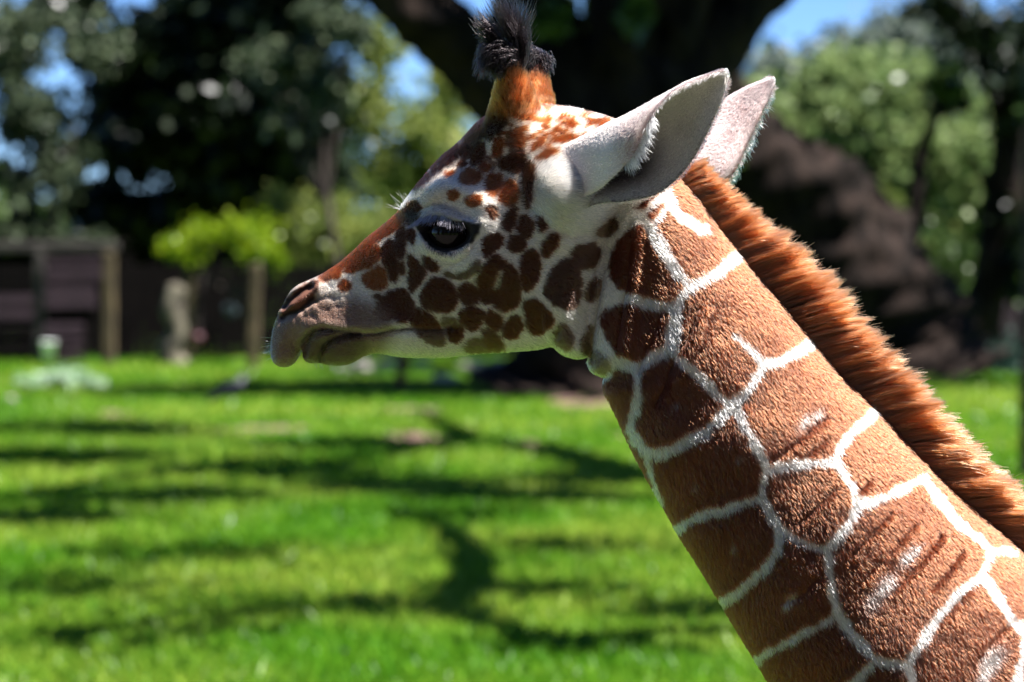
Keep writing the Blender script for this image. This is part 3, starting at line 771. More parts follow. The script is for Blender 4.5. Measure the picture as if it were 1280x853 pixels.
HEAD_W = [(345,440,27),(352,400,27),(370,375,29),(398,366,29),(420,360,32),(395,398,41),(425,398,42),(385,445,30),(420,450,27),(440,350,33),(440,410,43),(440,440,33),(500,310,46),(500,400,47),
    (500,430,40),(520,280,58),(545,240,50),(552,264,62),(560,300,63),(560,360,58),(560,425,40),(590,200,38),(610,225,50),(600,252,65),(640,220,54),(650,252,67),(620,280,76),(620,320,70),(620,380,56),(640,430,38),
    (680,160,42),(680,190,56),(700,230,71),(700,300,70),(700,370,60),(710,430,42),(740,330,60),(735,430,42),(760,190,56),(800,220,56),(640,160,44)]
NECK_W = [(745,430,40),(760,400,48),(775,330,56),(850,300,62),(760,480,46),(800,480,60),(880,450,76),(920,380,72),(820,600,70),(850,560,78),(950,550,92),(1030,470,86),
    (900,720,86),(1000,720,108),(1080,640,112),(1170,610,100),(1000,860,110),(1100,840,128),(1250,750,126),(1100,1000,160),(1400,950,170),(1700,1000,200),(1450,1150,190),(1850,1000,170)]

def wmap(ctrl, u, v, p):
    num = np.zeros(u.shape); den = np.zeros(u.shape)
    for cu, cv, w in ctrl:
        k = 1.0 / ((u - cu) ** 2 + (v - cv) ** 2 + p * p) ** 1.6
        num += k * w; den += k
    return num / den

def round_prof(d, W, R):
    s = np.minimum(d / R, 1.0)
    return W * W * s * (2 - s)

STROKES = [  # photograph polyline, depth (px, + out), sigma
    # mouth line, lips, chin folds
    ([(376,430),(383,420),(393,413.5),(405,411),(420,414),(440,416),(454,418),(470,417),(490,412.5),(512,411),(530,413),(550,412),(562,410)], -8.0, 2.6),
    ([(384,412),(396,406.5),(408,404),(424,408),(444,410),(470,411),(500,405)], 3.5, 5.0),
    ([(399,452),(398.5,442),(404,432),(416,424),(432,419),(446,418)], -11.0, 3.0),
    ([(388,446),(391,432),(400,422)], 5.0, 5.0),
    ([(379,440),(381,428),(388,418)], -5.0, 3.0),
    # nostril slit, wing and the dark fold under it
    ([(355,384),(362,374.5),(370,368.5),(379,362.5),(388,358)], -13.0, 3.2),
    ([(352,392),(362,384),(374,377),(386,369),(396,358)], 5.0, 3.8),
    ([(352,397),(362,391.5),(374,387),(384,379.5),(391,373)], -10.0, 3.0),
    ([(356,377),(368,364),(384,353.5),(397,350)], 3.0, 3.0),
    # muzzle wrinkles
    ([(388,379),(400,374),(410,371),(424,373)], -2.6, 1.8),
    ([(377,388),(381,395)], -2.4, 1.6), ([(394,376),(400,384),(410,388)], -2.4, 1.6), ([(385,383),(390,391),(392,398)], -2.0, 1.5),
    ([(398,347),(408,352),(414,357)], -2.0, 1.6), ([(404,392),(412,384),(428,382)], -2.0, 1.8), ([(368,394),(372,402)], -1.8, 1.5),
    ([(418,376),(424,384)], -2.0, 1.5), ([(395,395),(399,404)], -1.6, 1.5),
    # eye lids
    ([(519,281),(528,271),(540,265.5),(552,265.5),(565,271),(582,277),(600,280)], 3.0, 4.6),
    ([(527,265),(538,257),(550,255.5),(562,261),(576,268),(592,273)], -3.2, 2.6),
    ([(528,300),(540,316),(556,322),(573,320),(586,309),(596,294)], 4.0, 4.5),
    ([(538,320),(552,325.5),(570,329.5),(584,321),(592,310),(597,297)], -3.0, 2.0),
    ([(536,243),(556,232),(580,236),(604,250)], 11.0, 10.0),
    ([(508,262),(524,248),(545,236)], 4.0, 8.0),
    ([(505,270),(515,276),(521,290)], -5.0, 6.0),
    # ear root
    ([(655,205),(656,235),(660,262)], -4.0, 6.0),
    ([(668,262),(690,285),(715,297),(745,290),(768,270)], -4.0, 5.0),
    # jaw and cheek
    ([(590,330),(630,345),(680,350)], 4.0, 16.0),
    ([(693,432),(692,423),(697,413)], -5.0, 2.6),
    ([(738,446),(741,420),(746,385),(752,350),(762,312)], -12.0, 3.2),
    ([(731,440),(734,415),(739,380),(745,348)], 4.0, 6.0),
    ([(560,410),(600,404),(640,395)], -2.0, 8.0),
    # neck folds
    ([(789,278),(787,310),(786,340),(781,368),(778,395),(772,432)], -6.8, 2.2),
    ([(797,285),(796,320),(790,365),(786,400),(781,440)], 4.5, 5.0),
    ([(827,386),(823,402),(816,420),(806,441),(799,462)], -5.7, 1.8),
    ([(872,384),(866,408),(857,426),(846,445),(838,464),(829,485),(820,505)], -6.3, 2.0),
    ([(880,390),(872,418),(860,440),(846,470)], 3.8, 4.5),
    ([(967,572),(985,558),(1004,544),(1030,522)], -3.3, 2.0),
    ([(1112,640),(1090,664),(1066,692)], -4.5, 1.6), ([(1143,655),(1124,676),(1112,690)], -3.9, 1.6), ([(1175,668),(1160,690),(1138,714),(1115,738)], -4.5, 1.7),
    ([(1200,690),(1182,714),(1163,736)], -4.2, 1.6), ([(1085,600),(1066,622)], -4.2, 1.6), ([(1032,548),(1015,562),(1000,572)], -3.6, 1.6),
    ([(1211,734),(1190,757),(1172,778)], -3.6, 1.6), ([(930,500),(912,520),(896,545)], -3.6, 2.0), ([(1040,610),(1020,632),(1000,650)], -3.0, 2.2),
    ([(1265,775),(1240,800),(1215,830)], -3.6, 1.8), ([(980,750),(1003,740),(1020,720)], -2.4, 2.2), ([(1098,700),(1080,722)], -3.0, 1.8),
]
BUMPS = [((714,243),30.0,31),((690,215),9.0,26),((760,205),8,26),((560,285),5.0,38),((640,300),4.0,34),((410,392),3.0,24),((352,425),2.0,14),((420,440),3.0,14),
         ((715,410),3.0,20),((640,235),3.0,30),((610,395),-3.0,26),((900,470),3.0,22),((930,560),3.0,26),((500,372),-3.0,24)]
EYE_UV = (558.0, 290.5)

def thickness2(a, b, detail=True):
    """squared half thickness of head and neck over the mid plane, px^2 (negative outside)"""
    u0, v0 = photo(*bend(a, b, np.zeros_like(a)))
    Wh = wmap(HEAD_W, u0, v0, 21.0)
    dh = -poly_sd(a, b, HEAD_L)
    Rh = np.clip(Wh * 1.05, 22, 80)
    Rh = np.where((u0 > 690) & (v0 > 240), np.minimum(Rh, 34 + 0.25 * np.clip(330 - v0, 0, 120)), Rh)
    t_h = round_prof(dh, Wh, Rh)
    Wn = wmap(NECK_W, u0, v0, 30.0)
    dn = -poly_sd(a, b, NECK_L)
    Rn = np.clip(Wn * 1.5, 40, 230)
    t_n = round_prof(dn, Wn, Rn)
    k = 260.0
    hmix = np.clip(0.5 + 0.5 * (t_h - t_n) / k, 0, 1)
    t2 = t_n * (1 - hmix) + t_h * hmix + k * hmix * (1 - hmix)
    if not detail:
        return t2
    T = np.sqrt(np.maximum(t2, 0.0))
    u, v = photo(*bend(a, b, -T))
    dT = np.zeros_like(T)
    for (cu, cv), amp, sg in BUMPS:
        dT += amp * np.exp(-((u - cu) ** 2 + (v - cv) ** 2) / (2 * sg * sg))
    for pts, amp, sg in STROKES:
        ds = line_dist(u, v, pts, sg * 4)
        dT += amp * (np.exp(-ds ** 2 / (2 * sg * sg)) - math.exp(-8))
    # eye socket
    ex, ey = u - EYE_UV[0], v - EYE_UV[1]
    ca, sa = math.cos(math.radians(4)), math.sin(math.radians(4))
    ex, ey = ex * ca + ey * sa, -ex * sa + ey * ca
    rr = np.sqrt((ex / 34.0) ** 2 + (ey / np.where(ey < 0, 17.5, 23.0)) ** 2)
    dT -= 24.0 * (1 - smooth01(0.62, 1.05, rr))
    # slight unevenness of hide
    dT += 1.6 * (vnoise(u / 23.0, v / 23.0) - 0.5) + 0.4 * (vnoise(u / 9.0 + 40, v / 9.0) - 0.5)
    mz = smooth01(440, 405, u)
    dT += mz * (2.2 * (vnoise((u * .35 + v * .94) / 4.6, (u * .94 - v * .35) / 17.0) - .5) + 1.4 * (vnoise((u * .8 - v * .6) / 4.8 + 33, (u * .6 + v * .8) / 13.0) - .5))
    inside = smooth01(2.0, 16.0, T)
    T2 = np.maximum(T + dT * inside, 0.6) ** 2
    return np.where(t2 > 0, T2, t2)

def ossicone_field(A, B, Y):
    """tapered horn, px distance"""
    prof = [((644.0, 174.0), 24.0, 43.0), ((642.0, 122.0), 52.0, 24.0), ((639.0, 88.0), 66.0, 14.0), ((637.0, 66.0), 72.0, 10.0)]
    pts = [(unbend(p[0], p[1], -y_), y_) for p, y_, r in prof]
    radii = [r for p, y_, r in prof]
    best = None
    yy = np.abs(Y)
    for (p, q, ra, rb) in [(pts[k], pts[k + 1], radii[k], radii[k + 1]) for k in range(3)]:
        p0 = np.array([p[0][0], p[0][1], p[1]], float); p1 = np.array([q[0][0], q[0][1], q[1]], float)
        d = p1 - p0
        t = np.clip(((A - p0[0]) * d[0] + (B - p0[1]) * d[1] + (yy - p0[2]) * d[2]) / (d @ d), 0, 1)
        dist = np.sqrt((A - p0[0] - t * d[0]) ** 2 + (B - p0[1] - t * d[1]) ** 2 + (yy - p0[2] - t * d[2]) ** 2) - (ra + (rb - ra) * t)
        best = dist if best is None else np.minimum(best, dist)
    return best

def surface_nets(g, org, h):
    """g[i,j,k] field, negative inside -> verts, quads"""
    s = g < 0
    cnt = np.zeros(tuple(n - 1 for n in g.shape), np.uint8)
    for i in (0, 1):
        for j in (0, 1):
            for k in (0, 1):
                cnt += s[i:g.shape[0] - 1 + i, j:g.shape[1] - 1 + j, k:g.shape[2] - 1 + k]
    act = (cnt > 0) & (cnt < 8)
    idx = np.argwhere(act)
    vid = np.full(act.shape, -1, np.int32)
    vid[act] = np.arange(len(idx), dtype=np.int32)
    acc = np.zeros((len(idx), 3)); num = np.zeros(len(idx))
    corners = [(i, j, k) for i in (0, 1) for j in (0, 1) for k in (0, 1)]
    val = {c: g[idx[:, 0] + c[0], idx[:, 1] + c[1], idx[:, 2] + c[2]].astype(float) for c in corners}
    for c in corners:
        for ax in range(3):
            if c[ax] == 0:
                e = list(c); e[ax] = 1; e = tuple(e)
                v0, v1 = val[c], val[e]
                m = (v0 < 0) != (v1 < 0)
                t = v0[m] / (v0[m] - v1[m])
                p = np.tile(np.array(c, float), (m.sum(), 1)); p[:, ax] = t
                acc[m] += p; num[m] += 1
    verts = (idx + acc / num[:, None]) * h + np.array(org)
    quads = []
    n = g.shape
    for ax in range(3):
        o1, o2 = [(1, 2), (2, 0), (0, 1)][ax]
        sl0 = [slice(1, n[d] - 1) for d in range(3)]; sl0[ax] = slice(0, n[ax] - 1)
        sl1 = list(sl0); sl1[ax] = slice(1, n[ax])
        a, b = s[tuple(sl0)], s[tuple(sl1)]
        ch = np.argwhere(a != b)
        off = np.array([1, 1, 1]); off[ax] = 0
        ch = ch + off
        flip = s[ch[:, 0], ch[:, 1], ch[:, 2]]
        def cid(d1, d2):
            q = ch.copy(); q[:, o1] -= d1; q[:, o2] -= d2
            return vid[q[:, 0], q[:, 1], q[:, 2]]
        Q = np.stack([cid(1, 1), cid(0, 1), cid(0, 0), cid(1, 0)], 1)
        Q[~flip] = Q[~flip][:, ::-1]
        quads.append(Q)
    return verts, np.vstack(quads)

def relax(verts, quads, it=2, lam=0.5):
    e = np.vstack([quads[:, [0, 1]], quads[:, [1, 2]], quads[:, [2, 3]], quads[:, [3, 0]]])
    n = len(verts)
    deg = np.bincount(e.ravel(), minlength=n).astype(float)
    for _ in range(it):
        new = np.zeros_like(verts)
        for ax in range(3):
            new[:, ax] = np.bincount(e[:, 0], verts[e[:, 1], ax], n) + np.bincount(e[:, 1], verts[e[:, 0], ax], n)
        new /= np.maximum(deg, 1)[:, None]
        verts = verts + lam * (new - verts)
    return verts

# fine grid: head and the part of the neck the camera can reach
HG = 2.5
A0, A1, B0, B1, YM = 296.0, 1405.0, 30.0, 960.0, 182.0
ga = np.arange(A0, A1, HG); gb = np.arange(B0, B1, HG); gy = (np.arange(-int(YM / HG), int(YM / HG) + 1) + 0.5) * HG
AA, BB = np.meshgrid(ga, gb, indexing='ij')
T2 = thickness2(AA, BB)
scale = 1.0 / (2 * np.sqrt(np.clip(T2, 900, 9000)))
fld = ((gy[None, None, :] ** 2 - T2[:, :, None]) * scale[:, :, None]).astype(np.float32)
# horns, blended in
ia = (ga > 540) & (ga < 760); ib = (gb < 240)
sub = np.ix_(ia, ib, np.ones(len(gy), bool))
As, Bs, Ys = np.meshgrid(ga[ia], gb[ib], gy, indexing='ij')
fo = ossicone_field(As, Bs, Ys)
f0 = fld[sub]
kk = 14.0
hm = np.clip(0.5 + 0.5 * (fo - f0) / kk, 0, 1)
fld[sub] = fo * (1 - hm) + f0 * hm - kk * hm * (1 - hm)
V1, Q1 = surface_nets(fld, (A0, B0, gy[0]), HG)
del fld
V1 = relax(V1, Q1, 2, 0.45)
TMAP = np.sqrt(np.maximum(T2, 0))

def T_at(a, b):
    i = np.clip(((a - A0) / HG), 0, len(ga) - 1.001); j = np.clip(((b - B0) / HG), 0, len(gb) - 1.001)
    i0 = i.astype(int); j0 = j.astype(int); fi = i - i0; fj = j - j0
    return (TMAP[i0, j0] * (1 - fi) + TMAP[i0 + 1, j0] * fi) * (1 - fj) + (TMAP[i0, j0 + 1] * (1 - fi) + TMAP[i0 + 1, j0 + 1] * fi) * fj

# coarse grid: trunk and legs, below and beside the frame
HC = 11.0
ca_ = np.arange(960.0, 1960.0, HC); cb_ = np.arange(560.0, 1990.0, HC); cy_ = (np.arange(-21, 22) + 0.5) * HC
AC, BC = np.meshgrid(ca_, cb_, indexing='ij')
Tc = thickness2(AC, BC, detail=False)
fc = (cy_[None, None, :] ** 2 - Tc[:, :, None]) / (2 * np.sqrt(np.clip(Tc, 900, 30000)))[:, :, None]
A3, B3, Y3 = np.meshgrid(ca_, cb_, cy_, indexing='ij')
GROUND_B = HV + EYE_H * S
for pts, radii in (([(1150,1060),(1150,1330),(1145,1480),(1150,1800),(1140,1880),(1128,GROUND_B - 22)], [95,58,44,34,36,42]),
                   ([(1790,1020),(1770,1250),(1830,1460),(1815,1800),(1805,1880),(1790,GROUND_B - 22)], [125,75,46,34,36,42])):
    for side, dx in ((-1, 0), (1, 38)):
        for i in range(len(pts) - 1):
            p0 = np.array([pts[i][0] + dx * i / 5, pts[i][1], side * 95.0]); p1 = np.array([pts[i + 1][0] + dx * (i + 1) / 5, pts[i + 1][1], side * 95.0])
            d = p1 - p0
            t = np.clip(((A3 - p0[0]) * d[0] + (B3 - p0[1]) * d[1] + (Y3 - p0[2]) * d[2]) / (d @ d), 0, 1)
            dist = np.sqrt((A3 - p0[0] - t * d[0]) ** 2 + (B3 - p0[1] - t * d[1]) ** 2 + (Y3 - p0[2] - t * d[2]) ** 2) - (radii[i] + (radii[i + 1] - radii[i]) * t)
            hm = np.clip(0.5 + 0.5 * (dist - fc) / 30.0, 0, 1)
            fc = dist * (1 - hm) + fc * hm - 30.0 * hm * (1 - hm)
V2, Q2 = surface_nets(fc, (ca_[0], cb_[0], cy_[0]), HC)
V2 = relax(V2, Q2, 2, 0.5)
keep = (V2[Q2][:, :, 0].max(1) > A1 - 24) | (V2[Q2][:, :, 1].max(1) > B1 - 24)
Q2 = Q2[keep]
used = np.unique(Q2); remap = np.full(len(V2), -1); remap[used] = np.arange(len(used))
V2 = V2[used]; Q2 = remap[Q2]

# ---------------------------------------------------------------- coat pattern
def P(org, pts):
    return [(org[0] + x / 4.0, org[1] + y / 4.0) for x, y in pts]
C1, C2, C5 = (330, 260), (480, 120), (600, 270)
BROWN, WARM, MUTE, GREY = 0, 1, 2, 3
HEAD_PATCH = [(BROWN, P(C1, p)) for p in (
    [(770,450),(815,365),(870,348),(932,378),(952,440),(952,492),(910,524),(840,512),(786,480)],
    [(963,420),(980,385),(1020,368),(1056,408),(1062,460),(1030,487),(983,475)],
    [(1058,345),(1110,270),(1165,228),(1200,280),(1240,285),(1272,370),(1275,450),(1250,495),(1200,512),(1150,492),(1130,462),(1092,484),(1066,420)],
    [(963,530),(1000,500),(1060,495),(1097,520),(1080,575),(1040,617),(1000,590)],
    [(1103,560),(1113,513),(1150,517),(1187,550),(1177,590),(1150,607),(1118,590)],
    [(900,598),(940,588),(985,592),(992,620),(980,652),(950,677),(915,650)],
    [(718,570),(745,520),(775,498),(830,528),(862,580),(870,606),(800,606),(745,595)],
    [(550,490),(600,432),(680,398),(722,440),(747,490),(720,540),(680,575),(640,548),(600,560),(565,545)],
    [(655,165),(675,110),(698,90),(704,180),(692,252),(664,246)],
    [(580,205),(640,150),(652,220),(664,340),(642,374),(610,300),(585,255)],
    [(712,225),(750,258),(795,300),(792,340),(762,390),(735,424),(718,380),(724,320)],
    [(668,280),(690,270),(695,330),(680,335)],
    [(788,236),(840,260),(862,300),(840,318),(800,290)],
    [(716,105),(748,118),(745,185),(716,152)],
    [(700,0),(770,-30),(776,20),(740,60),(712,90),(690,60)],
    [(545,435),(580,428),(560,458)])]
HEAD_PATCH += [(MUTE, P(C1, p)) for p in (
    [(875,562),(920,543),(970,568),(985,590),(940,588),(900,598)],
    [(752,606),(800,610),(880,610),(893,645),(890,682),(840,682),(792,652)],
    [(895,318),(960,338),(1020,308),(1072,256),(1072,300),(1020,343),(950,354),(905,338)],
    [(1078,622),(1110,598),(1152,640),(1192,700),(1140,692)],
    [(990,692),(1040,648),(1100,668),(1132,712),(1000,717)])]
HEAD_PATCH += [(WARM, P(C1, p)) for p in (
    [(690,22),(640,55),(560,118),(480,178),(420,236),(350,292),(290,326),(330,350),(375,352),(385,302),(430,262),(500,214),(570,160),(640,118),(668,100),(690,62)],
    [(402,312),(450,258),(520,208),(572,192),(577,240),(540,282),(480,302),(420,322)],
    [(478,342),(530,308),(582,286),(603,340),(607,392),(560,402),(508,397)],
    [(372,382),(400,358),(432,380),(422,412),(383,412)],
    [(272,350),(300,335),(330,345),(318,362),(285,366)])]
HEAD_PATCH += [(WARM, P(C2, p)) for p in (
    [(365,425),(395,380),(430,370),(475,388),(478,420),(440,442),(385,440)],
    [(495,445),(520,395),(582,398),(577,450),(545,505),(512,490)],
    [(572,500),(590,450),(615,418),(652,450),(664,528),(610,547),(568,532)],
    [(395,520),(430,500),(485,508),(465,552),(410,545)],
    [(310,480),(350,470),(370,500),(330,520)],
    [(545,310),(550,230),(592,218),(582,280)],
    [(640,165),(682,168),(694,240),(662,262),(643,220)],
    [(718,292),(740,230),(802,188),(792,240)],
    [(472,352),(520,338),(512,378),(484,382)],
    [(298,402),(345,378),(332,402)],
    [(745,320),(830,275),(860,290),(780,340)],
    [(815,245),(860,212),(955,200),(925,237)])]
HEAD_PATCH += [(BROWN, P(C2, p)) for p in (
    [(425,335),(438,270),(492,238),(498,300),(460,350)],
    [(380,290),(420,250),(440,290),(400,320)],
    [(556,335),(620,298),(688,276),(694,350),(650,394),(600,372)],
    [(360,350),(400,325),(410,350),(370,362)],
    [(583,622),(620,570),(647,548),(648,620),(625,678),(594,662)],
    [(658,640),(690,593),(732,620),(732,692),(700,713),(663,682)],
    [(488,720),(530,683),(583,690),(583,742),(540,772),(498,814)],
    [(603,742),(650,688),(704,730),(692,762),(640,783)],
    [(783,748),(820,688),(872,688),(852,752),(810,808),(788,792)],
    [(686,360),(712,338),(746,372),(746,410),(722,545),(690,562),(682,450)],
    [(505,560),(530,540),(555,590),(530,615)],
    [(755,600),(790,590),(800,660),(770,680)])]
HEAD_PATCH += [(BROWN, P(C5, p)) for p in (
    [(203,200),(260,153),(293,220),(288,300),(240,374),(208,352),(198,270)],
    [(98,582),(130,520),(180,488),(207,530),(202,582),(140,612)],
    [(208,430),(270,408),(312,450),(352,490),(362,530),(312,572),(270,597),(230,552)])]
HEAD_PATCH += [(GREY, P(C5, p)) for p in (
    [(313,372),(350,280),(400,220),(442,213),(492,280),(498,370),(482,442),(440,463),(390,453),(338,412)],
    [(448,172),(510,138),(570,138),(603,190),(570,242),(520,262),(468,250),(448,216)])]
HEAD_PATCH += [(MUTE, P(C5, p)) for p in (
    [(368,572),(400,536),(440,560),(457,620),(442,674),(400,642),(370,612)],
    [(498,642),(530,568),(562,542),(556,692),(508,703)],
    [(518,392),(540,330),(592,308),(603,380),(560,422),(528,417)],
    [(566,84),(620,38),(660,8),(693,40),(650,92),(600,104)],
    [(0,600),(60,560),(100,620),(120,670),(40,668)])]
# dark hair line down the profile between the horns
DARK_BAND = P(C2, [(430,140),(470,60),(560,60),(620,90),(615,150),(550,206),(462,246),(398,298),(316,364),(244,416),(172,500),(90,480),(160,370),(250,270),(350,180)])
EYE_BLACK = [(519,282),(528,273),(546,269),(565,275),(585,278),(601,280),(600,292),(587,306),(569,315),(552,316),(537,309),(528,297)]
TEAR = [(505,267),(515,262),(524,268),(524,280),(514,284),(506,276)]
MUZZLE = [(325,390),(350,365),(392,345),(405,350),(400,365),(420,374),(446,372),(474,384),(494,408),(478,445),(440,465),(325,470)]
NOSTRIL_BROWN = [(349,392),(358,376),(374,358),(390,351),(398,350),(397,364),(386,377),(368,390),(352,399)]

THROAT_WHITE = [(786,262),(806,262),(806,276),(785,286),(768,303),(761,325),(762,346),(770,361),(783,367),(785,377),(775,379),(761,383),(752,391),
                (749,402),(756,421),(766,437),(770,450),(764,458),(762,476),(730,476),(730,440),(742,400),(750,350),(765,300)]
THROAT_PATCH = P(C5, [(555,655),(600,672),(645,705),(645,765),(600,790),(545,740)])
NECK_LINES = [  # polyline, full width
    ([(826,238),(835,254),(848,268),(862,277),(876,284)], 11), ([(806,262),(818,250),(828,242)], 9), ([(800,268),(808,280),(817,296),(832,320),(845,338),(857,352)], 13),
    ([(826,262),(816,278),(812,290)], 6),
    ([(857,352),(872,347),(890,338),(905,326),(916,316)], 12), ([(857,352),(850,368),(841,382),(841,410),(834,430)], 14), ([(841,382),(822,378),(800,376),(778,368)], 11),
    ([(834,430),(820,440),(800,454),(782,453),(764,448)], 13), ([(797,457),(796,480),(793,505),(786,530),(795,545),(806,561)], 10), ([(837,430),(850,446),(866,462),(884,477),(910,503)], 11),
    ([(846,384),(846,410),(840,428)], 9),
    ([(910,503),(930,486),(942,470),(952,452),(972,446),(992,436),(1006,428)], 12), ([(952,450),(940,438),(928,428),(914,416)], 7), ([(910,503),(896,520),(880,534),(860,546),(842,557),(820,562),(806,561)], 13),
    ([(918,505),(930,530),(942,552),(954,572),(956,590)], 12), ([(806,561),(812,585),(819,606),(828,624)], 5), ([(956,585),(978,578),(1000,575),(1022,575),(1040,571)], 11),
    ([(956,585),(951,600),(952,618),(962,640),(974,658)], 12), ([(951,617),(936,624),(918,628),(896,635),(878,639),(860,646),(840,657)], 11),
    ([(1040,571),(1048,555),(1058,540),(1074,525),(1090,510)], 10), ([(1040,571),(1052,590),(1061,606),(1068,626)], 8), ([(1068,626),(1088,624),(1108,614),(1130,604),(1150,594)], 11),
    ([(1068,626),(1060,645),(1048,662),(1033,683)], 12), ([(974,658),(992,668),(1010,677),(1033,684)], 9), ([(974,658),(970,682),(958,704),(940,720),(924,734),(902,748)], 11),
    ([(1033,684),(1035,704),(1036,724),(1038,742),(1043,763)], 11), ([(1043,763),(1024,776),(1004,786),(982,798),(960,810),(936,826)], 9),
    ([(1043,763),(1056,780),(1072,797),(1092,820),(1110,824),(1130,826)], 12), ([(1092,820),(1076,838),(1058,854),(1036,872)], 10),
    ([(1130,826),(1144,804),(1158,784),(1174,762),(1196,738),(1224,714)], 11), ([(1130,826),(1138,845),(1144,868),(1160,900)], 11),
    ([(1224,714),(1230,698),(1231,685),(1214,668),(1198,656),(1182,640),(1166,618),(1150,598)], 9), ([(1231,685),(1246,686),(1262,690)], 7),
    ([(1224,714),(1236,734),(1248,752),(1262,772),(1282,790),(1310,815)], 9), ([(1282,790),(1270,830),(1262,870),(1250,920)], 10), ([(1160,900),(1200,905),(1250,920),(1300,950)], 11),
    ([(1160,900),(1120,930),(1070,950)], 11), ([(1250,920),(1240,1000)], 11)]
PALE_SPOTS = [(1130,693,9,.55),(1104,727,11,.6),(985,748,8,.6),(1236,822,14,.5),(1142,684,6,.4),(1002,524,8,.35),(1018,516,7,.3),(1228,840,10,.4),(842,503,4,.25),(914,681,4,.4),(922,570,5,.18),(868,605,5,.12),(1090,745,14,.25)]

C_WHITE = np.array([0.64, 0.59, 0.52]); C_BROWN = np.array([0.066, 0.0195, 0.0072]); C_WARM = np.array([0.18, 0.054, 0.0155])
C_MUTE = np.array([0.085, 0.038, 0.013]); C_GREY = np.array([0.060, 0.026, 0.016]); C_MUZ = np.array([0.185, 0.112, 0.082]); C_NECKB = np.array([0.098, 0.0255, 0.0092])
PCOL = {BROWN: C_BROWN, WARM: C_WARM, MUTE: C_MUTE, GREY: C_GREY}
HEAD_PATCH_S = [(k, chaikin(p, 1)) for k, p in HEAD_PATCH]

def mixc(c, col, m):
    return c * (1 - m[:, None]) + np.asarray(col) * m[:, None]

